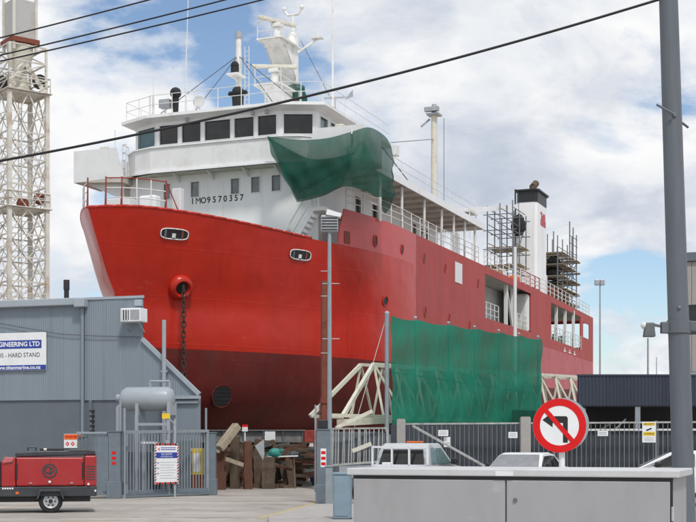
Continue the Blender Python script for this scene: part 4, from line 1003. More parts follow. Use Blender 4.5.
# pipe stack on the lean-to
p0_, p1_ = shp(164, 388, .3), shp(164, 320, .3)
tag(MB().tube((0, 0, 0), (0, 0, p1_[1]), .065, n=12).box(-.1, .1, -.02, .3, p0_[1] + .5, p0_[1] + .56).build('vent_pipe', 'tank_grey', None, smooth=True, autosmooth=40), 'slim grey vent pipe rising in front of the shed lean-to', 'pipe').location = (*(SH0.xy + sdx * p0_[0] - sdy * .3), 0)
# chimney behind the shed
c = at(66.5, 280, 47); tag(MB().tube((0, 0, 0), (0, 0, c.z), .09, n=10).tube((0, 0, c.z - .35), (0, 0, c.z), .11, n=10).build('flue', 'black_paint', None, smooth=True, autosmooth=40), 'short black flue standing up behind the shed roof', 'flue').location = (c.x, 47, 0)
# company board on the shed
s46, zt_ = shp(46.5, 332, .05); _, zb_ = shp(46.5, 370, .05); zmid = (zt_ + zb_) / 2; hB = zt_ - zb_
bsg = thing('sign_board', (*(SH0.xy + sdx * s46 - sdy * .03), zb_), -SA, 'white and blue company sign board on the shed wall', 'sign')
W_ = 4.2
MB().box(-W_, 0, -.05, -.02, 0, hB).build('panel', 'sign_white', bsg, bevel=.006)
MB().box(-W_ + .15, -.17, -.056, -.05, hB * .58, hB * .80).build('blue_band', 'sign_blue', bsg)
MB().box(-W_, 0, -.056, -.05, 0.01, hB * .14).build('blue_band', 'sign_blue', bsg)
text('TITAN MARINE ENGINEERING LTD', .215, 'sign_white', bsg, (-.23, -.058, hB * .69), (R(90), 0, 0), 'RIGHT', bold=.006, ext=.001, sx=1.0)
xr = -.22
for wd in ('STAND', 'HARD', '-', 'BERTHS'):
    o = text(wd, .215, 'letter_black', bsg, (xr, -.052, hB * .40), (R(90), 0, 0), 'RIGHT', ext=.001, sx=.9)
    xr -= .9 * (max(v.co.x for v in o.data.vertices) - min(v.co.x for v in o.data.vertices)) + .07
text('www.titanmarine.co.nz', .17, 'sign_white', bsg, (-.2, -.058, hB * .075), (R(90), 0, 0), 'RIGHT', ext=.001, bold=.004, sx=1.1)
# danger notice
sd_, zd_ = shp(63.5, 434, .03); sd2, zd2 = shp(81, 448, .03)
dn = thing('hazard_notice', (*(SH0.xy + sdx * sd_ + sdy * .02), zd2), -SA, 'orange and white hazard notice above the red trailer', 'sign')
wd_, hd_ = sd2 - sd_, zd_ - zd2
MB().box(0, wd_, -.02, .01, 0, hd_).build('panel', 'sign_white', dn)
MB().box(.01, wd_ - .01, -.025, -.02, hd_ * .6, hd_ - .01).build('orange_band', 'sign_orange', dn)
text('WARNING', .12, 'sign_red', dn, (wd_ / 2, -.027, hd_ * .79), (R(90), 0, 0), bold=.004, ext=.001)
for k, m_ in enumerate(('sign_red', 'sign_red', 'sign_yellow')):
    cx_ = wd_ * (.2 + .3 * k); q = .075
    pg = [(cx_ - q, hd_ * .3), (cx_, hd_ * .3 - q), (cx_ + q, hd_ * .3), (cx_, hd_ * .3 + q)] if k < 2 else [(cx_ - q, hd_ * .3 - q * .8), (cx_ + q, hd_ * .3 - q * .8), (cx_, hd_ * .3 + q)]
    MB().prism(pg, 1, -.024, -.02).build('hazard_symbol', m_, dn)
    MB().prism([(cx_ + x * .4, hd_ * .3 + (z - hd_ * .3) * .4) for x, z in [(x - cx_, z) for x, z in pg]], 1, -.027, -.024).build('symbol_centre', 'sign_white' if k < 2 else 'letter_black', dn)
# air conditioner
sa_, za_ = shp(124, 309, .2); sb_, zb2 = shp(144, 322, .2)
ac = thing('air_conditioner', (*(SH0.xy + sdx * sa_), zb2), -SA, 'white window air conditioner high on the shed wall', 'air conditioner')
wa, ha = sb_ - sa_, za_ - zb2
MB().box(0, wa, -.45, .05, 0, ha).build('case', 'sign_white', ac, bevel=.02)
MB().box(.05, wa * .42, -.46, -.45, .06, ha - .06).build('grille_opening', 'black_paint', ac)
for k in range(3): MB().box(.07 + k * wa * .12, .10 + k * wa * .12, -.475, -.46, .05, ha - .05).build('grille_slat', 'sign_white', ac)
MB().box(wa * .5, wa - .04, -.46, -.45, .06, ha - .06).build('coil_panel', 'steel_galv', ac)
MB().beam((.1, -.4, -.02), (.1, .02, -.3), .03).beam((wa - .1, -.4, -.02), (wa - .1, .02, -.3), .03).build('bracket', 'steel_galv', ac)

# ------------------------------------------------------------------ air receiver tank on its stand
tp = at(147, 399, 40.4); tk = thing('air_tank', (tp.x, tp.y, 0), -R(10), 'horizontal grey pressure tank on a steel stand by the gate', 'tank')
hl_ = (175 - 119) / 2 / FPX * 40.4; rt = .37; zt_ = tp.z
prof = [(.02, -hl_), (.18, -hl_ + .03), (.30, -hl_ + .10), (rt, -hl_ + .24), (rt, hl_ - .18), (.30, hl_ - .06), (.14, hl_), (.02, hl_ + .01)]
MB().lathe(prof, (0, 0, zt_), 0, 28).build('shell', 'tank_grey', tk, smooth=True, autosmooth=50)
MB().lathe([(.12, -hl_ - .1), (.12, -hl_ + .04)], (0, 0, zt_ + .03), 0, 14).build('flange', 'tank_grey', tk, smooth=True, autosmooth=40)
for x in (-hl_ * .25, hl_ * .92):
    MB().box(x - .05, x + .05, -.34, .34, zt_ - .5, zt_ - .1).build('saddle', 'tank_grey', tk)
    for y in (-.32, .32): MB().box(x - .05, x + .05, y - .04, y + .04, 0, zt_ - .5).build('leg', 'tank_grey', tk)
MB().box(-hl_ * .25, hl_ * .92, -.35, -.29, zt_ - .82, zt_ - .74).build('cross_bar', 'tank_grey', tk)
MB().path([(.1, 0, zt_ + rt - .03), (.1, 0, zt_ + rt + .17), (.72, 0, zt_ + rt + .17), (.72, 0, zt_ + rt - .05)], .035, 8).build('top_pipe', 'tank_grey', tk)
MB().box(.3, .8, -.3, .1, .9, 1.15).tube((.2, -.2, 1.5), (.9, -.2, 1.5), .12, n=10).build('valve_block', 'gate_grey', tk)
MB().box(-.05, .5, -.4, -.3, 1.6, 1.66).build('shelf_bar', 'sign_white', tk)
MB().path([(-hl_ + .02, -.3, .2), (-hl_ + .02, -.3, zt_ - .25), (-hl_ + .15, -.1, zt_ - .2)], .05, 8).build('drain_pipe', 'tank_grey', tk)
yb = at(166, 416, 39.9); yt = thing('yellow_tag', (yb.x, yb.y, yb.z), 0, 'small yellow tag hung in front of the grey tank', 'tag')
MB().box(-.12, .12, -.015, 0, -.08, .08).build('plate', 'sign_yellow', yt); MB().beam((.1, .01, -.08), (.28, .01, -.26), .03).box(.24, .3, 0, .06, -yb.z, -.1).build('strut', 'steel_galv', yt)
text('CO', .09, 'letter_black', yt, (0, -.017, 0), (R(90), 0, 0), ext=.001) if False else None

# ------------------------------------------------------------------ gate on the left
def picket_panel(root, A, B, z0, z1, n_, r, m_, bar='bar'):
    """vertical bars between A and B (local 2D points)"""
    src = None
    for i in range(n_):
        t = (i + .5) / n_; x, y = A[0] + (B[0] - A[0]) * t, A[1] + (B[1] - A[1]) * t
        if src is None:
            src = MB().tube((0, 0, z0), (0, 0, z1), r, n=6).build(bar, m_, root, smooth=True, autosmooth=40); src.location = (x, y, 0)
        else: inst(src, root, (x, y, 0))
def gate_post(p, w_, h, label, mark=True, grp='steel gate posts'):
    o = thing('gate_post', (p.x, p.y, 0), 0, label, 'post', grp)
    MB().box(-w_ / 2, w_ / 2, -w_ / 2, w_ / 2, 0, h).build('column', 'gate_grey', o, bevel=.015)
    MB().box(-w_ / 2 - .02, w_ / 2 + .02, -w_ / 2 - .02, w_ / 2 + .02, h + .001, h + .03).build('cap_plate', 'gate_grey', o)
    if mark:
        for k in range(3): MB().box(-.06, .06, -w_ / 2 - .008, -w_ / 2, h - .95 + .15 * k, h - .87 + .15 * k).build('reflector', 'sign_red', o)
        if mark > 1: MB().box(-.075, .075, -w_ / 2 - .005, -w_ / 2 - .0005, h - 1.0, h - .5).build('reflector_backing', 'sign_white', o)
    MB().box(-w_ / 2 - .03, w_ / 2 + .03, -w_ / 2 - .03, w_ / 2 + .03, 0, .5).build('base_sleeve', 'gate_grey', o, bevel=.01)
    return o
GL = at(115, HYP, 38.6); GA = at(123.5, HYP, 38.8); GB = at(208, HYP, 41.0)
gate_post(GL, .36, CAMH + 10 / FPX * 38.6, 'square grey steel gate post with red reflectors beside the red trailer')
gt = thing('gate', (GA.x, GA.y, 0), 0, 'grey steel bar gate closed in front of the tank', 'gate')
B_ = (GB.x - GA.x, GB.y - GA.y); zt1 = CAMH + 11 / FPX * 38.8
MB().beam((0, 0, zt1 - .03), (B_[0], B_[1], zt1 + .02), .06, .09).build('top_rail', 'gate_light', gt); MB().beam((0, 0, .16), (B_[0], B_[1], .16), .07, .13).build('bottom_rail', 'gate_grey', gt)
MB().beam((0, 0, .05), (B_[0], B_[1], .06), .3, .06).build('bottom_channel', 'gate_grey', gt)
MB().box(-.03, .05, -.04, .04, .1, zt1).build('hinge_stile', 'gate_light', gt); MB().box(B_[0] - .05, B_[0] + .03, B_[1] - .04, B_[1] + .04, .1, zt1 + .02).build('latch_stile', 'gate_light', gt)
picket_panel(gt, (.06, .003), (B_[0] - .06, B_[1] - .003), .17, zt1 - .02, 27, .016, 'gate_light')
MB().box(.0, .14, -.06, -.042, zt1 - .45, zt1 - .1).build('hinge_plate', 'gate_light', gt); MB().box(.0, .14, -.06, -.042, .12, .4).build('hinge_plate', 'gate_light', gt)
MB().beam((.3, .2, zt1 - .6), (B_[0] - .3, B_[1] + .2, zt1 - .6), .03, .05).build('mid_rail', 'gate_grey', gt) if False else None
# sheets behind the gate (dark locker and panel)
for (x0, x1, y0, y1, d, m_, lb) in ((172, 190, 440, 489, 41.15, 'gate_grey', 'grey sheet metal locker behind the bar gate'), (128, 150, 452, 492, 41.5, 'shed_plinth', 'dark steel cupboard behind the left part of the gate')):
    a_, b_ = at(x0, y0, d), at(x1, y1, d); lo_ = thing('steel_locker', ((a_.x + b_.x) / 2, d, 0), 0, lb, 'locker', 'lockers behind the gate'); w_ = b_.x - a_.x
    MB().box(-w_ / 2, w_ / 2, 0, .5, .02, a_.z).build('case', m_, lo_, bevel=.01); MB().box(-w_ / 2 + .04, -.01, -.012, 0, .08, a_.z - .05).build('door', m_, lo_); MB().box(.01, w_ / 2 - .04, -.012, 0, .08, a_.z - .05).build('door', m_, lo_)
yl = at(197, 459, 41.45); yo = thing('yellow_cabinet', (yl.x, yl.y, 0), 0, 'small yellow cabinet with a white label behind the gate', 'cabinet')
MB().box(-.2, .2, 0, .2, yl.z - .5, yl.z + .33).build('case', 'sign_yellow', yo, bevel=.015); MB().box(-.14, .1, -.006, 0, yl.z - .4, yl.z + .18).build('label_plate', 'sign_white', yo); MB().box(-.18, .18, .02, .18, 0, yl.z - .5).build('stand', 'rust', yo)
for k in range(2): MB().box(-.18 + .3 * k, -.15 + .3 * k, -.005, 0, yl.z - .45, yl.z + .25).build('trim_strip', 'brass', yo)
gpr = gate_post(at(210.5, HYP, 41.2), .34, CAMH + 9 / FPX * 41.2, 'plain grey steel gate post beside the upright timbers', False)
for x, yt_, d, lb in ((124.5, 408, 38.7, 'thin steel pole standing at the hinge of the bar gate'), (206, 408, 41.1, 'thin steel pole standing at the latch end of the bar gate'), (120.3, 399, 38.9, 'taller thin pole between the gate post and the tank end')):
    p = at(x, yt_, d); tag(MB().tube((0, 0, 0), (0, 0, p.z), .035, n=8).box(-.05, .05, -.05, .05, 0, .1).build('steel_pole', 'gate_light', None), lb, 'pole', 'thin poles at the gate').location = (p.x, d, 0)
# side fence panel left of the post
fp0, fp1 = at(97, HYP, 38.3), at(109, HYP, 38.5)
fs = thing('side_fence', (fp0.x, fp0.y, 0), 0, 'narrow grey barred fence panel beside the red trailer', 'fence')
q = (fp1.x - fp0.x, .2); MB().beam((-.6, 0, CAMH + .27), (*q, CAMH + .27), .05, .06).build('top_rail', 'gate_light', fs); MB().beam((-.6, 0, .15), (*q, .15), .06, .1).build('bottom_rail', 'gate_grey', fs)
picket_panel(fs, (-.6, 0.002), q, .15, CAMH + .26, 9, .018, 'gate_grey')
MB().box(-.6, q[0], .12, .14, .2, 1.8).build('backing_sheet', 'gate_grey', fs)
# notice on the gate
na, nb = at(154.5, 443.5, 39.4), at(177, 484, 39.7)
nrz = math.atan2(B_[1], B_[0])
ns = thing('site_notice', (na.x, na.y - .04, nb.z), nrz, 'white safety notice with a red and black striped border on the gate', 'sign'); wn2, hn = (nb.x - na.x) / math.cos(nrz), na.z - nb.z
MB().box(0, wn2, -.02, 0, 0, hn).build('panel', 'sign_white', ns)
bw_ = .055; st = MB(); per = []
for k in range(14):
    z = hn * k / 14
    for x0 in (0, wn2 - bw_): st.prism([(x0, z), (x0 + bw_, z + .045), (x0 + bw_, z + .045 + hn / 28), (x0, z + hn / 28)], 1, -.026, -.0205, k % 2)
for k in range(8):
    x = bw_ + (wn2 - 2 * bw_) * k / 8
    for z0 in (0, hn - bw_): st.box(x, x + (wn2 - 2 * bw_) / 8 - .012, -.026, -.0205, z0, z0 + bw_, k % 2)
st.build('striped_border', ['sign_red', 'letter_black'], ns)
MB().box(bw_, wn2 - bw_, -.024, -.02, hn * .64, hn * .78).build('blue_band', 'sign_blue', ns)
text('NO ENTRY', .085, 'sign_white', ns, (wn2 / 2, -.026, hn * .735), (R(90), 0, 0), ext=.001); text('AUTHORISED ONLY', .05, 'sign_white', ns, (wn2 / 2, -.026, hn * .675), (R(90), 0, 0), ext=.001)
for k in range(7): MB().box(bw_ + .14, wn2 - bw_ - .06 * (k % 3) - .03, -.022, -.02, hn * (.53 - .065 * k), hn * (.53 - .065 * k) + .012).build('print_line', 'sign_grey_text', ns)
for k in range(3): MB().box(bw_ + .03, bw_ + .1, -.023, -.02, hn * (.50 - .13 * k), hn * (.50 - .13 * k) + .05).build('pictogram', 'sign_grey_text', ns)
MB().prism([(bw_ + .06, hn * .86), (bw_ + .13, hn * .82), (bw_ + .13, hn * .845), (bw_ + .10, hn * .86), (bw_ + .13, hn * .88), (bw_ + .13, hn * .905)], 1, -.024, -.02).build('logo', 'sign_red', ns)
for k in range(2): MB().box(bw_ + .17, wn2 - bw_ - .05, -.022, -.02, hn * (.885 - .045 * k), hn * (.885 - .045 * k) + .022).build('print_line', 'sign_blue', ns)
MB().box(wn2 * .45, wn2 * .6, -.03, -.0, hn, hn + .1).build('hanger', 'steel_galv', ns)

# ------------------------------------------------------------------ trailer compressor (red) - local x to the right, y away
DT = 30.6; tr = thing('compressor_trailer', (at(51, HYP, DT).x - .16, DT + .72, 0), R(12), 'red and black trailer compressor parked by the gate', 'trailer')
def tx(px_): return (px_ - 51) / FPX * DT
def tz(py_): return CAMH + (HYP - py_) / FPX * DT
yf, yb_ = -.75, .75
MB().box(tx(17.5), tx(83.5), yf, yb_, tz(486), tz(457.2)).build('side_panel', 'trailer_red', tr, bevel=.035)
MB().box(tx(84), tx(96), yf + .01, yb_ - .01, tz(486.5), tz(455.5)).build('end_panel', 'trailer_red', tr, bevel=.035)
MB().prism([(tx(3), tz(486.5)), (tx(17), tz(486.5)), (tx(17), tz(458)), (tx(8), tz(458)), (tx(3), tz(461))], 1, yf + .01, yb_ - .01).build('front_panel', 'trailer_red', tr, bevel=.03)
MB().prism([(tx(16.5), tz(457.1)), (tx(96), tz(455.3)), (tx(94), tz(450)), (tx(88), tz(449)), (tx(70), tz(449)), (tx(68), tz(450.5)), (tx(34), tz(451)), (tx(16.5), tz(452.3))], 1, yf + .06, yb_ - .06).build('top_cover', 'trailer_black', tr, bevel=.03)
MB().box(tx(40), tx(64), yf + .3, yb_ - .3, tz(450.4), tz(447.9)).build('roof_hatch', 'trailer_black', tr, bevel=.015)
MB().tube((tx(44), yf + .2, tz(449.6)), (tx(47), yf + .2, tz(449.6)), .03, n=8).build('hatch_catch', 'cream_paint', tr)
MB().box(tx(-14), tx(3), yf + .04, yb_ - .04, tz(487), tz(461)).build('nose_housing', 'trailer_black', tr, bevel=.05)
MB().box(tx(-14), tx(96.3), yf + .015, yb_ - .015, tz(496.5), tz(486.6)).build('base_skirt', 'trailer_black', tr, bevel=.015)
MB().box(tx(-10), tx(90), yf + .15, yb_ - .15, tz(502), tz(496.5)).build('chassis', 'chassis_black', tr)
MB().beam((tx(-10), 0, .5), (tx(-70), 0, .45), .12).build('drawbar', 'chassis_black', tr)
MB().tube((tx(-60), 0, .05), (tx(-60), 0, .6), .035).tube((tx(-60), -.06, .1), (tx(-60), .06, .1), .1, n=14).build('jockey_wheel', 'chassis_black', tr)
MB().box(tx(17), tx(18.4), yf - .02, yf + .02, tz(479), tz(463)).build('latch_strip', 'black_paint', tr, bevel=.008)
MB().box(tx(81.6), tx(83), yf - .02, yf + .02, tz(479), tz(462)).build('latch_strip', 'black_paint', tr, bevel=.008)
MB().ball((tx(50), yf - .01, tz(482)), .035, 8, 6).build('marker_lamp', 'lamp_white', tr)
MB().box(tx(17), tx(20), yf + .0, yf + .014, tz(494), tz(491.5)).build('side_lamp', 'orange_paint', tr)
MB().ball((tx(88), yf + .0, tz(484.5)), .03, 8, 6).build('marker_lamp', 'lamp_white', tr); MB().box(tx(94), tx(95.6), yf + .003, yf + .014, tz(492), tz(490)).build('tail_reflector', 'sign_white', tr)
for k in range(5): MB().box(tx(4 + 2.3 * k), tx(5.6 + 2.3 * k), yf + .008, yf + .013, tz(489), tz(487.4)).build('decal_mark', 'sign_white', tr)
MB().prism([(tx(4), tz(463.5)), (tx(14), tz(462)), (tx(16), tz(457.5)), (tx(6), tz(457))], 1, yf - .03, yf + .5).build('filter_hood', 'hull_pink', tr, bevel=.02)
for k in range(6): MB().box(tx(86), tx(94.5), yf + .002, yf + .012, tz(480 - 2.6 * k), tz(479 - 2.6 * k)).build('louvre', 'trailer_black', tr)
for x_ in (30, 70): MB().box(tx(x_), tx(x_ + 3), yf - .02, yf + .004, tz(483.6), tz(482.6)).build('door_catch', 'steel_galv', tr, bevel=.004)
MB().box(tx(50.3), tx(50.7), yf - .0015, yf + .01, tz(463.5), tz(458)).box(tx(50.3), tx(50.7), yf - .0015, yf + .01, tz(485.5), tz(479)).build('door_seam', 'chassis_black', tr)
MB().path([(tx(28), 0, tz(451)), (tx(28), 0, tz(447.5)), (tx(36), 0, tz(447.5)), (tx(36), 0, tz(451))], .018, 6).build('lifting_bail', 'trailer_black', tr)
# round emblem: ring with interlocked C and P
cx_, cz_ = tx(50), tz(471); rg = MB()
def arc(r0, r1, a0, a1, c=(cx_, cz_), n_=28, mb=None, y0=yf - .006, y1=yf - .001):
    pts = [(c[0] + r1 * math.cos(R(a0 + (a1 - a0) * i / n_)), c[1] + r1 * math.sin(R(a0 + (a1 - a0) * i / n_))) for i in range(n_ + 1)]
    pts2 = [(c[0] + r0 * math.cos(R(a0 + (a1 - a0) * i / n_)), c[1] + r0 * math.sin(R(a0 + (a1 - a0) * i / n_))) for i in range(n_ + 1)]
    for i in range(n_):
        mb.prism([pts[i], pts[i + 1], pts2[i + 1], pts2[i]], 1, y0, y1)
arc(.135, .172, 0, 360, mb=rg); arc(.055, .092, 60, 300, (cx_ - .03, cz_ + .02), 20, rg); arc(.035, .07, -95, 95, (cx_ + .035, cz_ + .01), 14, rg)
rg.box(cx_ + .0, cx_ + .035, yf - .006, yf - .001, cz_ - .10, cz_ + .08); rg.build('round_emblem', 'trailer_black', tr)
for s in (-1, 1):
    yy = yf + .02 if s < 0 else yb_ - .02
    wr = .275; wz = wr; th = .2
    w_ = MB().lathe([(wr * .62, -th / 2), (wr * .9, -th / 2), (wr, -th / 3), (wr, th / 3), (wr * .9, th / 2), (wr * .62, th / 2)], (0, 0, 0), 1, 32).build('wheel', 'black_rubber', tr, smooth=True, autosmooth=40); w_.location = (tx(51), yy + (.12 if s < 0 else -.12), wz)
    rim = MB().lathe([(wr * .63, -th * .5 - .004), (wr * .62, -th * .5 - .022), (wr * .56, -th * .5 - .022), (wr * .48, -th * .5 - .006), (wr * .2, -th * .5 - .016), (wr * .02, -th * .5 - .018)], (0, 0, 0), 1, 24).build('rim', 'rim_grey', w_, smooth=True, autosmooth=40)
    if s > 0: rim.rotation_euler = (0, 0, R(180))
    MB().lathe([(.045, -th * .5 - .04), (.05, -th * .5 - .01)], (0, 0, 0), 1, 12).build('hub_cap', 'black_paint', w_)
    for k in range(6):
        a = k * math.pi / 3; MB().lathe([(.02, -th * .5 - .02), (.02, -th * .5 - .006)], (.1 * math.cos(a), 0, .1 * math.sin(a)), 1, 8).build('rim_hole', 'black_paint', w_)
    mg = MB(); arc_pts = [(tx(51) + .36 * math.cos(R(a)), wz + .02 + .36 * math.sin(R(a))) for a in range(0, 181, 15)]
    MB().prism([(tx(37), tz(499)), (tx(40), tz(489.5)), (tx(61), tz(489.5)), (tx(64.5), tz(499)), (tx(62.5), tz(499)), (tx(60), tz(491.5)), (tx(41.5), tz(491.5)), (tx(39.3), tz(499))], 1, yf - .1 if s < 0 else yb_ - .12, yf + .12 if s < 0 else yb_ + .1).build('mudguard', 'trailer_black', tr, bevel=.01)

# ------------------------------------------------------------------ right-hand gate post, light pole, rusty pole, leaning panel
gp2 = gate_post(at(323.5, HYP, 35.6), .36, CAMH + 12 / FPX * 35.6, 'square grey steel gate post below the floodlight pole', 2)
MB().box(-.15, .12, -.12, .12, CAMH + .36, CAMH + .6).build('motor_box', 'black_paint', gp2, bevel=.02)
MB().box(-.24, -.19, -.05, .05, .3, CAMH + 37 / FPX * 35.6).build('guide_bar', 'gate_light', gp2)
p = at(324, 281, 46); tag(MB().tube((0, 0, 0), (0, 0, p.z), .13, .11, 10).tube((0, 0, 3), (0, 0, 3.2), .16, n=10).build('rusty_pole', 'rust', None, smooth=True, autosmooth=40), 'rusty red upright pole in front of the bow', 'pole').location = (p.x, 46, 0)
lp_ = at(329.5, 232, 37); fl_ = thing('floodlight_pole', (lp_.x, 37, 0), 0, 'slim grey pole with a floodlight at its top', 'lamp post')
MB().tube((0, 0, 0), (0, 0, lp_.z), .075, .05, 12).build('shaft', 'gate_light', fl_, smooth=True, autosmooth=40)
fh = MB().box(-.24, .24, -.1, .1, lp_.z, lp_.z + .46).build('lamp_head', 'steel_galv', fl_, bevel=.02)
for k in range(5): MB().box(-.22, .22, -.115, -.1, lp_.z + .04 + k * .08, lp_.z + .07 + k * .08).build('cooling_fin', 'black_paint', fh)
MB().prism([(-.1, lp_.z + .47), (.3, lp_.z + .4), (.34, lp_.z + .5), (-.06, lp_.z + .62)], 1, -.14, .2).build('hood', 'sign_white', fh)
for k, z in enumerate((lp_.z - 1.1, lp_.z - 1.45, lp_.z - 1.8, lp_.z - 3.0, lp_.z - 3.4)): MB().tube((-.24 if k % 2 == 0 else -.2, 0, z), (.28 if k % 2 else .05, 0, z), .012, n=5).build('climbing_rung', 'steel_galv', fl_)
lpn = thing('barred_panel', (at(331, HYP, 37.6).x, 37.6, 0), 0, 'pale rusty barred panel behind the ute', 'fence'); wl_ = (387 - 331) / FPX * 38
MB().beam((0, 0, CAMH + .38), (wl_, .3, CAMH + .40), .04, .05).build('top_rail', 'bar_pale', lpn); MB().beam((.05, 0, CAMH - .66), (wl_, .3, CAMH - .55), .04, .06).build('bottom_rail', 'bar_pale', lpn)
src = None
for i in range(18):
    t = (i + .5) / 18
    if src is None: src = MB().tube((0, 0, CAMH - .62), (.03, 0, CAMH + .40), .018, n=6).build('bar', 'bar_pale', lpn); src.location = (wl_ * t, .3 * t, 0)
    else: inst(src, lpn, (wl_ * t, .3 * t, 0), (0, random.uniform(-.03, .03), 0))
for x in (.02, wl_): MB().box(x - .03, x + .03, -.02 + .3 * x / wl_, .04 + .3 * x / wl_, 0, CAMH + .38).build('post', 'bar_pale', lpn)
MB().box(.02, wl_, .35, .37, 0, CAMH + .3).build('backing_sheet', 'shed_plinth', lpn)
p = at(359, 447, 38.2); MB().beam((p.x - lpn.location.x - .2, .1, p.z - .12), (p.x - lpn.location.x + .35, .15, p.z + .1), .02, .12).build('torn_strip', 'cream_paint', lpn)
# small blue-grey cabinet and pale post
pc = at(341.5, 475, 26.5); bc = thing('service_cabinet', (pc.x, 26.5, 0), R(-6), 'small blue grey service cabinet left of the big grey cabinet', 'cabinet'); wc = .175
MB().box(-wc, wc, 0, .35, .1, pc.z).build('body', 'cabinet_blue', bc, bevel=.02); MB().box(-wc - .015, wc + .015, -.015, .365, pc.z + .001, pc.z + .05).build('lid', 'cabinet_blue', bc, bevel=.015)
MB().box(-wc + .03, wc - .03, -.012, 0, .16, pc.z - .05).build('door', 'cabinet_blue', bc, bevel=.005); MB().box(-wc - .02, wc + .02, -.02, .37, 0, .1).build('base', 'black_rubber', bc)
p = at(329, 467, 34.6); tag(MB().box(-.09, .09, -.09, .09, 0, p.z).box(-.11, .11, -.11, .11, p.z + .001, p.z + .04).build('short_post', 'gate_light', None, bevel=.01), 'short pale post between the gate post and the small cabinet', 'post').location = (p.x, 34.6, 0)

# ------------------------------------------------------------------ green net screen on poles, lattice boom behind it
NA, NB = at(390, HYP, 44), at(540.5, HYP, 53.8); ntop, nbot = CAMH + 127 / FPX * 44, 1.9
def npt(t, z, o=0.0):
    d = (NB.xy - NA.xy).normalized(); n_ = Vector((-d.y, d.x)); q = NA.xy.lerp(NB.xy, t) + n_ * o; return Vector((q.x, q.y, z))
sc_n = thing('net_screen', (0, 0, 0), 0, 'tall teal green mesh screen strung on steel posts', 'net screen')
tops = []
ts = [0, .16, .36, .53, .70, .85, 1]
rows = []
nn = 60
for j in range(19):
    v = j / 18; r = []
    for i in range(nn + 1):
        t = i / nn; z1 = ntop - .02
        for a, b in zip(ts, ts[1:]):
            if a <= t <= b: f = (t - a) / (b - a); z1 -= .07 * 4 * f * (1 - f)
        w = min(1, 6 * t, 6 * (1 - t)) * .06 * math.sin(t * 21 + v * 2) * math.sin(math.pi * v) + .05 * math.sin(t * 55 + v * 7) * v + .03 * math.sin(v * 19 + t * 9) + .018 * math.sin(t * 130 + v * 11) * (1 - v)
        r.append(npt(t, z1 + (nbot - z1) * v, -.06 + w))
    rows.append(r)
MB().grid(rows).build('mesh_sheet', 'net_teal', sc_n, smooth=True, fix=False)
for k, t in enumerate(ts):
    z1 = ntop + .06; b = MB().tube(npt(t, 0, .12), npt(t, z1, .12), .075 if k == 0 else .028, n=10)
    b.build('post', 'gate_light', sc_n, smooth=True, autosmooth=40); q = npt(t, z1, .12); MB().ball(q, .085 if k == 0 else .06, 8, 6).build('post_cap', 'steel_galv', sc_n)
MB().tube(npt(0, 4.0, .1), npt(1, 3.6, .1), .02, n=5).build('tension_wire', 'wire_grey', sc_n)
lw_rows = [[npt(.72 + .26 * i / 12, 2.9 - 1.4 * j / 6, -.35 + .04 * math.sin(i * 1.3 + j)) for i in range(13)] for j in range(7)]
MB().grid(lw_rows).build('lower_sheet', 'net_dark', sc_n, smooth=True, fix=False)
q = npt(0, ntop, .12); e = at(343, 415, 45); MB().tube(q, (e.x, e.y, .8), .012, n=5).build('guy_wire', 'rail_white', sc_n)
# lattice boom
lb = thing('lattice_boom', (0, 0, 0), 0, 'cream lattice crane boom lying on stands behind the green screen', 'crane boom')
dv = (NB.xy - NA.xy).normalized(); nv = Vector((-dv.y, dv.x)); S0 = at(345, HYP, 45).xy; S1 = at(634, HYP, 60.5).xy
dv2 = (S1 - S0).normalized(); nv2 = Vector((-dv2.y, dv2.x)); LB = (S1 - S0).length
def bpt(s, o, z): q = S0 + dv2 * s + nv2 * o; return Vector((q.x, q.y, z))
zb0, zb1 = 2.55, 4.42
for o in (0, 1.5):
    MB().beam(bpt(-.8 if o == 0 else 0, o, zb0), bpt(LB, o, zb0), .12).build('lower_chord', 'cream_paint', lb)
for o in (.45, 1.05): MB().beam(bpt(2.1, o, zb1), bpt(LB, o, zb1 + .1), .11).build('upper_chord', 'cream_paint', lb)
nb_ = 15; stp = (LB - 2.1) / nb_
for i in range(nb_ + 1):
    s = 2.1 + stp * i
    for o, o2 in ((0, .45), (1.5, 1.05)):
        MB().beam(bpt(s, o, zb0), bpt(s, o2, zb1), .085).build('upright', 'cream_paint', lb)
        if i < nb_: MB().beam(bpt(s, o2, zb1), bpt(s + stp, o, zb0), .075).build('diagonal', 'cream_paint', lb); 
    MB().beam(bpt(s, 0, zb0), bpt(s, 1.5, zb0), .07).build('cross_member', 'cream_paint', lb); MB().beam(bpt(s, .45, zb1 - .02), bpt(s, 1.05, zb1 - .02), .07).build('cross_member', 'cream_paint', lb)
for o, o2 in ((0, .45), (1.5, 1.05)): MB().beam(bpt(-.1, o, zb0), bpt(2.1, o2, zb1), .13).beam(bpt(.2, o, zb0), bpt(1.9, o2, zb1 - .1), .02).build('end_strut', 'cream_paint', lb)
for s in (.2, 5, 10, 15): MB().beam(bpt(s, .1, 0), bpt(s, .1, zb0 - .06), .2).beam(bpt(s, 1.4, 0), bpt(s, 1.4, zb0 - .06), .2).build('stand', 'rust', lb)
MB().beam(bpt(-.6, -.3, 2.3), bpt(2.0, -.3, 2.42), .3, .22).build('foot_beam', 'cream_paint', lb)
MB().beam(at(336, 428, 43), at(372, 411, 43.5), .1).build('loose_strut', 'cream_paint', lb)
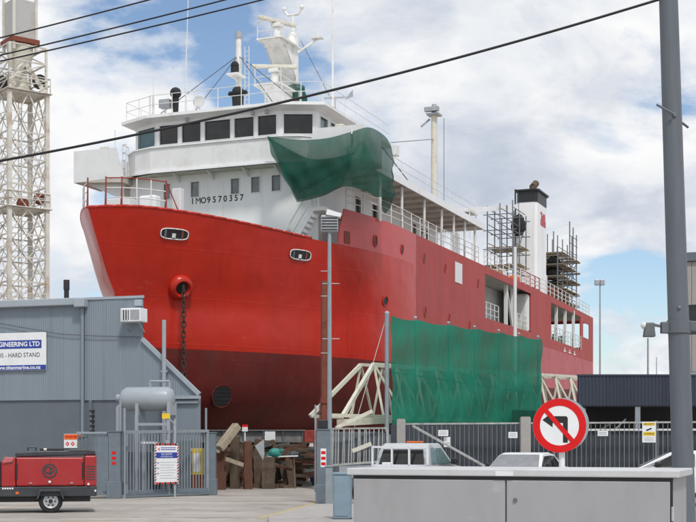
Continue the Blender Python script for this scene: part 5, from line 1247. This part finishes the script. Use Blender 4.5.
# white lamp pole and far lamp posts
for (x, yt_, d, r0, lb2, head) in ((515, 247, 60, .11, 'plain white lamp pole standing before the side of the ship', 0), (600, 283, 118, .10, 'distant grey lamp post with twin floodlights beyond the stern', 1), (648, 338, 95, .09, 'thin distant pole standing above the dark wall', 0), (656.5, 357, 160, .08, 'faint farthest pole above the dark wall', 0)):
    p = at(x, yt_, d); t_ = thing('lamp_pole', (p.x, d, 0), 0, lb2, 'lamp post', 'lamp poles in the yard'); MB().tube((0, 0, 0), (0, 0, p.z), r0, r0 * .7, 10).build('shaft', 'rail_white' if d == 60 else 'steel_galv', t_, smooth=True, autosmooth=40)
    MB().box(-r0 * 1.5, r0 * 1.5, -r0 * 1.5, r0 * 1.5, 0, .12).build('base_plate', 'steel_galv', t_)
    if head:
        MB().beam((-.35, 0, p.z), (.35, 0, p.z + .05), .08).build('cross_arm', 'steel_galv', t_)
        for s in (-.28, .2): MB().box(s - .2, s + .2, -.2, .2, p.z - .2, p.z + .3).build('lamp_head', 'steel_galv', t_, bevel=.05)

# ------------------------------------------------------------------ boundary fence on the right with dark hoarding
FA, FB = at(401, HYP, 40.0), at(724, HYP, 38.4)
fn = thing('bar_fence', (FA.x, FA.y, 0), math.atan2(FB.y - FA.y, FB.x - FA.x), 'long grey vertical bar fence along the road', 'fence'); LF = (FB.xy - FA.xy).length
zf = CAMH + 18 / FPX * 40
MB().beam((0, 0, zf), (LF, 0, zf + .04), .05, .05).build('top_rail', 'bar_pale', fn); MB().beam((0, 0, .2), (LF, 0, .2), .05, .06).build('bottom_rail', 'fence_bar', fn)
picket_panel(fn, (.05, .005), (LF, .005), .2, zf, 68, .012, 'fence_bar')
for t in (4.6, 7.55, 9.6): MB().tube((t, .03, 0), (t, .03, zf + .08), .03, n=8).build('post', 'fence_bar', fn)
bk = thing('hoarding', (FA.x, FA.y + .5, 0), math.atan2(FB.y - FA.y, FB.x - FA.x), 'dark ribbed sheet hoarding right behind the bar fence', 'hoarding')
zh = zf - .02; zh2 = CAMH + 11 / FPX * 39
k = 0; s = -.3
while s < LF:
    e = min(s + .9, LF); zt2 = zh if s < 4.8 else zh2
    m_ = MB(); rows = [[], []]
    for i in range(25):
        x = s + (e - s) * i / 24 * .995; y = -.02 if i % 4 in (1, 2) else 0
        rows[0].append((x, y, .02)); rows[1].append((x, y, zt2))
    m_.grid(rows).build('sheet_panel', 'fence_dark', bk, fix=False); s += .9
MB().box(5.4, LF, -.08, -.03, zh2 + .01, zh2 + .07).build('white_rail', 'rail_white', bk)
for x, yt_, w_, lb2 in ((401, 420, .13, 'weathered timber fence post beside the green screen'), (523.5, 418, .15, 'weathered timber fence post left of the road sign')):
    p = at(x, yt_, 39.6); tag(MB().box(-w_, w_, -.12, .12, 0, p.z).box(-w_ * .9, w_ * .9, -.11, .11, p.z, p.z + .03).build('timber_fence_post', 'concrete', None, bevel=.015), lb2, 'post', 'timber fence posts').location = (p.x, 39.6 if x < 500 else 39.2, 0)
st_ = MB().beam(at(413, 426, 39.3), at(488, 468, 38.2), .06).build('sloping_brace', 'bar_pale', None); tag(st_, 'pale diagonal brace leaning against the bar fence behind the ute', 'brace')
for x0, x1, y0, y1, lb2 in ((438, 448, 430, 436, 'small white plate on the fence above the ute'), (508, 517, 432, 438, 'small white plate on the fence above the white car'), (597, 607.5, 431, 436, 'small white plate on the fence right of the road sign'), (692, 704, 430, 435, 'small white plate on the fence right of the big pole')):
    a_, b_ = at(x0, y0, 39.0), at(x1, y1, 39.0); o = thing('fence_plate', (a_.x, 38.9 if x0 < 690 else 38.2, b_.z), 0, lb2, 'sign', 'small plates on the fence'); w_, h_ = b_.x - a_.x, a_.z - b_.z
    MB().box(0, w_, 0, .012, 0, h_).build('plate', 'sign_white', o)
    for k in range(2): MB().box(.03, w_ - .04, -.003, 0, h_ * (.3 + .32 * k), h_ * (.3 + .32 * k) + .02).build('print_line', 'sign_grey_text', o)
a_, b_ = at(443.5, 437, 39.1), at(450, 447, 39.1); o = thing('paper_notice', (a_.x, 39.0, b_.z), 0, 'pale paper notice below the plate behind the ute', 'notice')
MB().box(0, b_.x - a_.x, 0, .01, 0, a_.z - b_.z).build('sheet', 'sign_white', o); MB().box(.02, b_.x - a_.x - .02, -.003, 0, .1, .13).build('print_line', 'sign_grey_text', o)
a_, b_ = at(641.5, 422, 38.6), at(655, 442.5, 38.6); cs = thing('camera_sign', (a_.x, 38.5, b_.z), 0, 'yellow and white surveillance camera sign on the bar fence', 'sign'); w_, h_ = b_.x - a_.x, a_.z - b_.z
MB().box(0, w_, 0, .015, 0, h_).build('panel', 'sign_white', cs, bevel=.004)
MB().box(.03, w_ - .03, -.004, 0, h_ * .83, h_ * .96).build('yellow_band', 'sign_yellow', cs); MB().box(.03, w_ - .03, -.004, 0, h_ * .33, h_ * .52).build('yellow_band', 'sign_yellow', cs)
MB().prism([(w_ * .28, h_ * .62), (w_ * .66, h_ * .72), (w_ * .72, h_ * .66), (w_ * .34, h_ * .56)], 1, -.004, 0).prism([(w_ * .3, h_ * .56), (w_ * .36, h_ * .56), (w_ * .36, h_ * .64), (w_ * .3, h_ * .64)], 1, -.005, -.004).build('camera_symbol', 'letter_black', cs)
text('SECURITY', .07, 'letter_black', cs, (w_ / 2, -.006, h_ * .895), (R(90), 0, 0), ext=.001); text('CAMERAS', .07, 'letter_black', cs, (w_ / 2, -.006, h_ * .425), (R(90), 0, 0), ext=.001)
for k in range(3): MB().box(.06, w_ - .06, -.003, 0, h_ * (.08 + .07 * k), h_ * (.08 + .07 * k) + .012).build('print_line', 'sign_grey_text', cs)

# ------------------------------------------------------------------ dark wall building and beige building on the right
DN = 47.0; nav = thing('dark_building', (at(578, HYP, DN).x, DN, 0), 0, 'low dark navy building with an open bay behind the fence', 'building')
wN = (760 - 578) / FPX * DN; zN1, zN0 = CAMH + 66 / FPX * DN, CAMH + 36.5 / FPX * DN
k = 0; x = 0
while x < wN:
    m_ = MB(); rows = [[], []]; e = min(x + 1.0, wN)
    for i in range(33): xx = x + (e - x) * i / 32 * .998; y = -.025 if i % 4 in (1, 2) else 0; rows[0].append((xx, y, zN0)); rows[1].append((xx, y, zN1))
    m_.grid(rows).build('cladding_sheet', 'wall_navy', nav, fix=False); x += 1.0
def skn(o):
    for v in o.data.vertices: v.co.x += .24 * max(0, v.co.y)
    return o
skn(MB().box(-.05, wN, -.04, 5, zN1, zN1 + .06).build('roof', 'wall_navy', nav)); MB().box(0, wN, .02, .12, zN0 - .04, zN1 - .01).build('lintel', 'wall_navy', nav); skn(MB().box(0, .08, .13, 5, zN0, zN1 - .01).build('side_fascia', 'wall_navy', nav)); skn(MB().box(0, wN, 4.6, 4.7, 0, zN1 - .01).build('back_wall', 'chassis_black', nav))
for px_ in (581, 638, 700): x = (px_ - 578) / FPX * DN; MB().box(x - .09, x + .09, .03, .12, 0, zN0 - .04).build('column', 'gate_light' if px_ == 638 else 'wall_navy', nav)
# machinery in the bay
rnd = random.Random(5); mc = thing('machinery', (at(605, HYP, 49).x, 49, 0), 0, 'dim pipes and machine parts in the open bay of the dark building', 'machinery')
for i in range(16):
    x, z = rnd.uniform(-.7, 4.5), rnd.uniform(.9, 2.4)
    MB().beam((x, rnd.uniform(0, 1), z), (x + rnd.uniform(-.6, .6), rnd.uniform(0, 1), z + rnd.uniform(-.4, .4)), rnd.uniform(.05, .2)).build('machine_part', rnd.choice(['chassis_black', 'steel_scaf', 'steel_galv', 'junk_brown']), mc)
MB().box(-1, 4.8, .2, 1.2, 0, 1.2).build('workbench', 'junk_brown', mc); MB().beam((.1, -.2, 1.9), (.75, -.1, 2.5), .05).ball((.2, -.2, 1.95), .1).build('bright_lever', 'sign_white', mc)
DB = 62.0; bb = thing('beige_building', (at(685, HYP, DB).x, DB, 0), -R(20), 'tall pale grey building at the right edge behind the pole', 'building')
def bz(py_): return CAMH + (HYP - py_) / FPX * DB
wB = 9.0
MB().box(0, wB, .1, 9, 0, bz(254)).build('core', 'wall_beige', bb)
for (y0, y1) in ((262, 305), (335, 372)):
    for i in range(30): MB().box(.02 + i * .3, .3 + i * .3, -.02, .099, bz(y1), bz(y0)).build('wall_board', 'wall_beige', bb)
MB().box(-.15, wB, -.15, .4, bz(261.5), bz(253)).build('parapet', 'shed_plinth', bb); 
w_ = MB().box(0, wB, .05, .099, bz(334), bz(305.5)).build('window_band', 'glass_dark', bb)
for i in range(7): MB().box(.0 + i * 1.45, .07 + i * 1.45, .0, .05, bz(334), bz(305.5)).build('mullion', 'shed_trim', bb)
MB().box(-.1, wB, -.05, .098, bz(379), bz(372.5)).build('ledge', 'shed_trim', bb)
MB().box(0, wB, -.02, .098, 0, bz(379.5)).build('lower_wall', 'wall_navy', bb)

# ------------------------------------------------------------------ vehicles (local x forward, y left)
def prof_body(prof_side, widths, name, m_, parent):
    """loft between the two sides: prof_side list of (x, z); widths(x, z) -> half width"""
    m = MB(); k = len(prof_side)
    rows = []
    for f in (-1, -.94, 0, .94, 1):
        rows.append([(x, f * widths(x, z) * (1 if abs(f) < 1 else 1), z - (.03 if abs(f) == 1 and z > .9 else 0)) for x, z in prof_side + prof_side[:1]])
    m.grid(rows); m.add([rows[0][i] for i in range(k)], [tuple(range(k))]); m.add([rows[-1][i] for i in range(k)], [tuple(range(k))])
    return m.build(name, m_, parent, bevel=.03)
def wheel(parent, x, y, r=.34):
    w = MB().lathe([(r * .6, -.1), (r * .9, -.11), (r, -.07), (r, .07), (r * .9, .11), (r * .6, .1)], (0, 0, 0), 1, 24).build('wheel', 'black_rubber', parent, smooth=True, autosmooth=40); w.location = (x, y, r)
    MB().lathe([(r * .62, -.112), (r * .62, .112)], (0, 0, 0), 1, 20).build('rim', 'rim_grey', w)
def quad_pane(mbn, pts, parent, m_='glass_dark', name='window', th=.012):
    p = [Vector(q) for q in pts]; n_ = (p[1] - p[0]).cross(p[2] - p[0]).normalized() * th
    return MB().add([q for q in p] + [q + n_ for q in p], [(0, 1, 2, 3), (7, 6, 5, 4), (0, 4, 5, 1), (1, 5, 6, 2), (2, 6, 7, 3), (3, 7, 4, 0)]).build(name, m_, parent)
# ute: cab with a tray
up = at(401, HYP, 35.6); ua = R(27)
ute = thing('ute', (up.x, up.y, 0), math.pi / 2 - ua, 'white flat tray ute parked in front of the barred panel', 'ute')
cabp = [(0, .55), (0, 1.02), (.22, 1.66), (.38, 1.74), (1.15, 1.74), (1.95, 1.10), (3.1, .98), (3.2, .8), (3.2, .4), (0, .4)]
def uw(x, z): return .88 if z < 1.1 else .88 - (z - 1.05) * .22
prof_body(cabp, uw, 'cab_body', 'car_silver', ute)
quad_pane(None, [(.03, .70, 1.10), (.03, -.70, 1.10), (.19, -.62, 1.58), (.19, .62, 1.58)], ute, name='rear_window', th=-.02) if False else None
rw = MB().add([(.02, .72, 1.12), (.02, -.72, 1.12), (.17, -.63, 1.56), (.17, .63, 1.56), (-.005, .72, 1.12), (-.005, -.72, 1.12), (.145, -.63, 1.56), (.145, .63, 1.56)], [(4, 5, 6, 7), (0, 3, 2, 1), (0, 1, 5, 4), (1, 2, 6, 5), (2, 3, 7, 6), (3, 0, 4, 7)]).build('rear_window', 'glass_dark', ute)
for s in (-1, 1):
    def sw(x, z, e=.012): return (x, s * (uw(x, z) + e), z)
    for pts in (((.28, 1.14), (.70, 1.14), (.70, 1.60), (.42, 1.60)), ((.78, 1.14), (1.72, 1.14), (1.16, 1.60), (.78, 1.60))):
        a = [sw(x, z, .002) for x, z in pts]; b = [sw(x, z, -.03) for x, z in pts]
        MB().add(a + b, [(0, 1, 2, 3), (7, 6, 5, 4), (0, 4, 5, 1), (1, 5, 6, 2), (2, 6, 7, 3), (3, 7, 4, 0)]).build('side_window', 'glass_teal', ute)
    MB().box(1.55, 1.75, s * .90 if s > 0 else -1.08, 1.08 if s > 0 else -.90, 1.12, 1.30).build('wing_mirror', 'black_paint', ute, bevel=.04)
    for x in (-1.15, 2.35): wheel(ute, x, s * .74)
ws = MB().add([(1.24, .66, 1.68), (1.24, -.66, 1.68), (1.9, -.8, 1.16), (1.9, .8, 1.16), (1.26, .66, 1.70), (1.26, -.66, 1.70), (1.92, -.8, 1.18), (1.92, .8, 1.18)], [(4, 5, 6, 7), (0, 3, 2, 1), (0, 1, 5, 4), (1, 2, 6, 5), (2, 3, 7, 6), (3, 0, 4, 7)]).build('windscreen', 'glass_dark', ute)
MB().box(-2.1, -.12, -.92, .92, .80, .88).build('tray_floor', 'steel_galv', ute)
for s in (-1, 1): MB().box(-2.1, -.12, s * .92 - .02, s * .92 + .02, .78, 1.10).build('tray_side', 'steel_galv', ute)
MB().box(-2.12, -2.08, -.92, .92, .78, 1.08).build('tailgate', 'steel_galv', ute)
hbd = MB()
for y in (-.88, -.3, .25, .88): hbd.box(-.11, -.06, y - .025, y + .025, .88, 1.62)
hbd.box(-.11, -.06, -.90, .90, 1.60, 1.66).box(-.11, -.06, -.9, .9, 1.06, 1.12).build('headboard', 'sign_white', ute)
MB().box(-2.0, 3.0, -.45, .45, .38, .78).build('chassis', 'chassis_black', ute)
MB().box(.75, .9, -.32, .18, 1.745, 1.80).build('beacon_bar', 'orange_paint', ute, bevel=.02); MB().box(-1.2, -1.0, -.2, .05, .881, 1.2).build('toolbox', 'sign_white', ute, bevel=.02)
ute.scale = (.93, .93, .93)
# sedan
def sedan(loc, rz, label):
    c = thing('car', loc, rz, label, 'car', 'cars parked along the fence')
    pr_ = [(-2.2, .45), (-2.25, .75), (-2.1, 1.0), (-1.45, 1.03), (-.75, 1.38), (-.3, 1.43), (.3, 1.42), (.55, 1.38), (1.35, .98), (2.05, .82), (2.22, .62), (2.2, .35), (-2.2, .35)]
    def w(x, z): return .86 if z <= .95 else .86 - (z - .95) * .42
    prof_body(pr_, w, 'body', 'car_white', c)
    MB().add([(.62, .60, 1.355), (.62, -.60, 1.355), (1.30, -.76, 1.03), (1.30, .76, 1.03), (.63, .60, 1.375), (.63, -.60, 1.375), (1.31, -.76, 1.05), (1.31, .76, 1.05)], [(4, 5, 6, 7), (0, 3, 2, 1), (0, 1, 5, 4), (1, 2, 6, 5), (2, 3, 7, 6), (3, 0, 4, 7)]).build('windscreen', 'glass_grey', c)  # windscreen reflection is put into the paler glass colour
    MB().add([(-.82, .60, 1.345), (-.82, -.60, 1.345), (-1.40, -.74, 1.07), (-1.40, .74, 1.07), (-.83, .60, 1.365), (-.83, -.60, 1.365), (-1.41, -.74, 1.09), (-1.41, .74, 1.09)], [(7, 6, 5, 4), (0, 1, 2, 3), (0, 4, 5, 1), (1, 5, 6, 2), (2, 6, 7, 3), (3, 7, 4, 0)]).build('rear_window', 'glass_dark', c)
    for s in (-1, 1):
        for pts in (((-1.05, 1.02), (-.15, 1.02), (-.15, 1.34), (-.66, 1.33)), ((-.07, 1.02), (1.0, 1.02), (.5, 1.32), (-.07, 1.34))):
            a = [(x, s * (w(x, z) + .006), z) for x, z in pts]; b = [(x, s * (w(x, z) - .03), z) for x, z in pts]
            MB().add(a + b, [(0, 1, 2, 3), (7, 6, 5, 4), (0, 4, 5, 1), (1, 5, 6, 2), (2, 6, 7, 3), (3, 7, 4, 0)]).build('side_window', 'glass_dark', c)
        MB().box(.75, .92, s * .86 if s > 0 else -1.02, 1.02 if s > 0 else -.86, 1.0, 1.14).build('wing_mirror', 'black_paint', c, bevel=.04)
        for x in (-1.35, 1.4): wheel(c, x, s * .76, .31)
        MB().box(2.1, 2.2, s * .5 - .18, s * .5 + .18, .62, .76).build('headlight', 'lamp_white', c, bevel=.03)
    return c
p = at(526, HYP, 35.5); sedan((p.x, p.y, 0), R(-90 - 24), 'white car parked below the no left turn sign').scale = (.88, .88, .96)
p = at(692, HYP, 34.5); sedan((p.x, p.y, 0), R(180 - 15), 'white car half hidden behind the big pole')

# ------------------------------------------------------------------ road sign
DSg = 14.6; sp_ = at(559.5, 425.6, DSg); rs = thing('road_sign', (sp_.x, DSg, 0), R(4), 'round no left turn sign on a white post', 'road sign'); r0 = 27 / FPX * DSg; cz = sp_.z
def disc(r, y0, y1, m_, n_, par, r_in=0, dx=0, dz=0):
    m = MB()
    if r_in == 0: m.lathe([(r, y0), (r, y1)], (dx, 0, cz + dz), 1, 48)
    else: m.lathe([(r_in, y0), (r, y0), (r, y1), (r_in, y1)], (0, 0, cz), 1, 48)
    return m.build(n_, m_, par, smooth=True, autosmooth=40)
face = disc(r0, 0, .004, 'sign_white', 'sign_face', rs)
rgm = MB(); 
for i in range(60):
    a, b = 2 * math.pi * i / 60, 2 * math.pi * (i + 1) / 60; ri = r0 * .735
    rgm.prism([(r0 * math.cos(a), cz + r0 * math.sin(a)), (r0 * math.cos(b), cz + r0 * math.sin(b)), (ri * math.cos(b), cz + ri * math.sin(b)), (ri * math.cos(a), cz + ri * math.sin(a))], 1, -.003, -.0005)
rgm.build('red_ring', 'sign_red', face)
ar = [(-.64, .21), (-.30, .47), (-.30, .35), (.25, .35), (.31, .29), (.31, -.63), (.13, -.63), (.13, .10), (-.26, .10), (-.26, -.06)]
MB().prism([(x * r0, cz + z * r0) for x, z in ar], 1, -.0025, -.0005).build('left_arrow', 'letter_black', face)
dA, dB_ = Vector((-.55, .60)) * r0, Vector((.53, -.62)) * r0; dn_ = (dB_ - dA).normalized(); pn = Vector((-dn_.y, dn_.x)) * .085 * r0
MB().prism([((dA + pn).x, cz + (dA + pn).y), ((dB_ + pn).x, cz + (dB_ + pn).y), ((dB_ - pn).x, cz + (dB_ - pn).y), ((dA - pn).x, cz + (dA - pn).y)], 1, -.0055, -.003).build('red_slash', 'sign_red', face)
bk_ = disc(r0 * 1.0, .14, .146, 'steel_galv', 'rear_sign_back', rs, 0, .07, .012)
MB().tube((.045, .075, 0), (.045, .075, cz + r0 * .95), .035, n=12).build('post', 'sign_white', rs, smooth=True, autosmooth=40)
for dz in (-.12, .14): MB().box(-.02, .11, .005, .139, cz + dz - .015, cz + dz + .015).build('bracket', 'steel_galv', rs)

# ------------------------------------------------------------------ big grey roadside cabinet (local x to the right, y back)
CA = R(20); cabp_ = at(679, HYP, 7.3); cab = thing('roadside_cabinet', (cabp_.x, 7.3, 0), -CA, 'large grey double door roadside cabinet in the foreground', 'cabinet')
WC, DC, zl0 = 1.96, .80, 1.45
MB().box(-WC + .035, -.035, .035, DC - .035, .12, zl0 - .002).build('carcass', 'cabinet_grey', cab, bevel=.006)
ld_ = MB().box(-WC, 0, 0, DC, zl0, zl0 + .042).build('lid', 'cabinet_lid', cab, bevel=.006)
MB().box(-.98 - .06, -.98 + .045, -.004, 0, zl0 + .004, zl0 + .03).build('lid_label', 'sign_white', ld_)
text('72 4901', .014, 'sign_grey_text', ld_, (-.988, -.0048, zl0 + .017), (R(90), 0, 0), ext=.0003) if False else None
MB().box(-WC + .035, -.035, .02, .034, zl0 - .018, zl0 - .001).build('drip_gap', 'black_paint', cab)
for (x0, x1) in ((-WC + .04, -.986), (-.976, -.05)):
    d_ = MB().box(x0, x1, .012, .034, .16, zl0 - .022).build('door', 'cabinet_grey', cab, bevel=.004)
    if x0 > -1: MB().tube((-.935 + .01, .004, 1.315), (-.925, .012, 1.315), .012, n=12).build('lock', 'steel_scaf', d_)
MB().box(-.049, -.036, .02, .034, .16, zl0 - .02).build('edge_seal', 'black_paint', cab)
MB().box(-WC + .02, -.02, .02, DC - .02, 0, .119).build('plinth', 'concrete', cab, bevel=.01)
for z in (1.25, .5): MB().tube((-.040, .028, z - .04), (-.040, .028, z + .04), .009, n=8).build('hinge', 'cabinet_lid', cab)

# ------------------------------------------------------------------ big pole with step bolts and a lamp bracket
DP = 18.6; pb_, pt_ = at(683, 468, DP), at(668.5, 0, DP)
pole = thing('utility_pole', (pb_.x, DP, 0), 0, 'thick dark grey utility pole at the right edge', 'pole')
def pxz(z): t = (z - pb_.z) / (pt_.z - pb_.z); return (pt_.x - pb_.x) * t
topz = 9.4
MB().tube((pxz(0), 0, 0), (pxz(topz), 0, topz), .157, .126, 32).build('shaft', 'pole_grey', pole, smooth=True, autosmooth=40)
zs = CAMH + (HYP - 116) / FPX * DP
sb = MB().tube((pxz(zs) - .26, -.17, zs + .12), (pxz(zs) - .02, -.19, zs - .02), .017, n=8).build('step_bolt', 'pole_grey', pole); MB().tube((pxz(zs) + .12, .0, zs - .08), (pxz(zs) + .24, .05, zs - .15), .017, n=8).build('step_bolt', 'pole_grey', pole)
MB().tube((pxz(zs) + .0, -.16, zs - .015), (pxz(zs) + .0, -.125, zs - .015), .03, n=8).build('bolt_head', 'steel_scaf', pole)
zs2 = CAMH + (HYP - 308) / FPX * DP; MB().tube((pxz(zs2) - .02, -.17, zs2), (pxz(zs2) - .02, -.12, zs2), .025, n=8).build('bolt_head', 'steel_scaf', pole)
zl_ = CAMH + (HYP - 327) / FPX * DP; bx0 = pxz(zl_)
lh = thing('lamp_bracket', (pb_.x, DP, 0), 0, 'small hooded lamps on arms clamped to the big pole', 'lamp')
MB().lathe([(.165, -.09), (.165, .09)], (bx0, 0, zl_), 2, 24).build('clamp', 'pole_grey', lh, smooth=True, autosmooth=40); MB().box(bx0 - .25, bx0 - .15, -.06, .06, zl_ - .09, zl_ + .07).build('clamp_lug', 'pole_grey', lh, bevel=.01)
MB().box(bx0 + .15, bx0 + .35, -.06, .06, zl_ - .06, zl_ + .08).build('clamp_lug', 'pole_grey', lh, bevel=.01)
MB().beam((bx0 - .2, 0, zl_ + .0), (bx0 - .36, 0, zl_ + .03), .035).build('arm', 'steel_scaf', lh); MB().beam((bx0 + .3, 0, zl_ + .05), (bx0 + .5, 0, zl_ + .07), .05).build('arm', 'steel_scaf', lh)
hx = at(649.5, 0, DP).x - pb_.x
MB().prism([(hx - .055, zl_ + .06), (hx + .05, zl_ + .06), (hx + .075, zl_ - .14), (hx - .085, zl_ - .14)], 1, -.07, .07).build('lamp_hood', 'steel_scaf', lh, bevel=.01); MB().box(hx + .05, bx0 - .34, -.03, .03, zl_ + .0, zl_ + .05).build('arm', 'steel_scaf', lh)
MB().ball((hx - .075, 0, zl_ + .02), .05, 12, 8).build('photocell', 'lamp_white', lh, smooth=True)

# ------------------------------------------------------------------ overhead wires
def wire(name, pts, r, label, m_='wire_black'):
    cu = bpy.data.curves.new(name, 'CURVE'); cu.dimensions = '3D'; cu.bevel_depth = r; cu.bevel_resolution = 2; sp = cu.splines.new('NURBS'); sp.points.add(len(pts) - 1)
    for q, p in zip(sp.points, pts): q.co = (*p, 1)
    sp.use_endpoint_u = True; sp.order_u = 3; cu.resolution_u = 8; cu.materials.append(M[m_])
    tmp = bpy.data.objects.new(name, cu); col.objects.link(tmp); bpy.context.view_layer.update()
    me = bpy.data.meshes.new_from_object(tmp.evaluated_get(bpy.context.evaluated_depsgraph_get())); bpy.data.objects.remove(tmp)
    o = bpy.data.objects.new(name, me); col.objects.link(o); return tag(o, label, 'wire', 'overhead wires')
def sag(a, b, s, n_=14): return [Vector(a).lerp(Vector(b), i / n_) - Vector((0, 0, s * 4 * (i / n_) * (1 - i / n_))) for i in range(n_ + 1)]
e0 = at(664, -2, DP); e1 = at(-120, 181, 19.5)
wire('overhead_wire', sag(e0, e1, .22), .019, 'thick black cable sagging from the big pole across the ship')
for (a, b, s, lb2) in (((0, 33), (140, -1), .03, 'highest of the three thin wires at the top left'), ((0, 49.5), (214, -1), .05, 'middle one of the three thin wires at the top left'), ((0, 55), (250, -1), .06, 'lowest of the three thin wires at the top left')):
    k = (b[1] - a[1]) / (b[0] - a[0]); p0_ = at(-150, a[1] - 150 * k + 4, 21); p1_ = at(b[0] + 330, b[1] + 330 * k - 10, 20)
    wire('overhead_wire', sag(p0_, p1_, s + .06), .0125, lb2)

# ------------------------------------------------------------------ lattice tower at the left
DTw = 95.0; tc_ = at(20, HYP, DTw); tw = thing('lattice_tower', (tc_.x, DTw, 0), R(38), 'tall rust stained lattice tower with a box top behind the shed', 'tower')
hw_ = 27.5 / FPX * DTw / math.sqrt(2) * 1.02
def tzz(py_): return CAMH + (HYP - py_) / FPX * DTw
cn = [(-hw_, -hw_), (hw_, -hw_), (hw_, hw_), (-hw_, hw_)]
ztw = tzz(97)
for (x, y) in cn: MB().box(x - .14, x + .14, y - .14, y + .14, 0, ztw).build('leg', 'tower_paint', tw)
lv = [tzz(v) for v in (330, 306, 284, 260, 237, 212, 188, 162, 136, 97)]
for i, z in enumerate(lv):
    for a, b in zip(cn, cn[1:] + cn[:1]):
        MB().beam((*a, z), (*b, z), .10).build('girt', 'tower_paint', tw)
        if i < len(lv) - 1:
            z2 = lv[i + 1]; mid = ((a[0] + b[0]) / 2, (a[1] + b[1]) / 2)
            MB().beam((*a, z), (*mid, z2), .085)  .beam((*b, z), (*mid, z2), .085).build('diagonal', 'tower_paint', tw)
            MB().beam((*mid, z), (*a, z2), .05).beam((*mid, z), (*b, z2), .05).build('thin_brace', 'tower_paint', tw)
            MB().beam((*a, (z + z2) / 2), (*b, (z + z2) / 2), .05).build('thin_girt', 'tower_paint', tw)
for z in (ztw, tzz(212)):
    MB().box(-hw_ - .3, hw_ + .3, -hw_ - .3, hw_ + .3, z + .08, z + .13).build('platform', 'tower_paint', tw)
    pts = [(x * 1.12, y * 1.12, z + .2) for x, y in cn]; railing(MB(), pts + pts[:1], 1.0, 1, (1, .5), .045).build('platform_railing', 'tower_paint', tw)
# upper frame (lighter) and hopper, box on top
z50 = tzz(50)
hu = hw_ * .97
cu_ = [(-hu, -hu), (hu, -hu), (hu, hu), (-hu, hu)]
for (x, y) in cu_: MB().box(x - .08, x + .08, y - .08, y + .08, ztw + .2, z50).build('upper_leg', 'tower_paint', tw)
for z in (z50, tzz(66), tzz(82)):
    for a, b in zip(cu_, cu_[1:] + cu_[:1]): MB().beam((*a, z), (*b, z), .09).build('upper_girt', 'tower_paint', tw)
zs_ = [ztw, tzz(82), tzz(66), z50]
for za, zb3 in zip(zs_, zs_[1:]):
    for a, b in zip(cu_, cu_[1:] + cu_[:1]): MB().beam((*a, za), (*b, zb3), .07).build('upper_diagonal', 'tower_paint', tw)
zb4, zb5 = tzz(41), tzz(3)
MB().beam((hw_ * 1.0, -hw_, ztw), (-.3, -.3, z50 - .2), .3).beam((-hw_, -hw_, ztw), (.5, -.3, z50 - .2), .3).build('inclined_strut', 'tower_paint', tw)
bxw = 16.5 / FPX * DTw / 1.4
MB().box(-bxw, bxw, -bxw, bxw, zb4, zb5).build('top_box', 'tower_box', tw, bevel=.04)
for s in (-1, 1):
    for t in (-1, 1): MB().box(s * bxw - .09, s * bxw + .09, t * bxw - .09, t * bxw + .09, zb4 - .9, zb5 + 1.8).build('box_post', 'tower_paint', tw)
MB().box(-bxw - .2, bxw + .2, -bxw - .2, bxw + .2, zb4 - .35, zb4 - .02).build('box_floor', 'rust', tw)
hp = MB(); rows = []
for z, r_ in ((zb4 - .4, .95), (tzz(58), .9), (tzz(72), .45), (tzz(78), .5), (tzz(90), .7), (tzz(96), .7)):
    rows.append([(r_ * math.cos(a), r_ * math.sin(a), z) for a in [2 * math.pi * i / 16 for i in range(17)]])
hp.grid(rows).build('hopper', 'cream_paint', tw, smooth=True)
for s in (-1, 1): MB().lathe([(.5, -.2), (.5, .2)], (s * 1.1, -.9 * s, tzz(82)), 1, 16).build('sheave', 'black_paint', tw)
ldr = MB()
for y in (-.25, .25): ldr.tube((0, y, 6), (0, y, ztw), .04, n=5)
for i in range(50): ldr.tube((0, -.25, 6.5 + .4 * i), (0, .25, 6.5 + .4 * i), .03, n=4)
ldr.build('ladder', 'tower_paint', tw)
for (px_, py_) in ((19, 205), (37, 198)): MB().ball(((px_ - 20) / FPX * DTw, -.6, tzz(py_)), .45, 10, 8).build('pulley_block', 'rust', tw)

# drop leftover seeds
for o in bpy.data.objects:
    if o.name.startswith('stair') and o.type == 'EMPTY': o.empty_display_size = .2
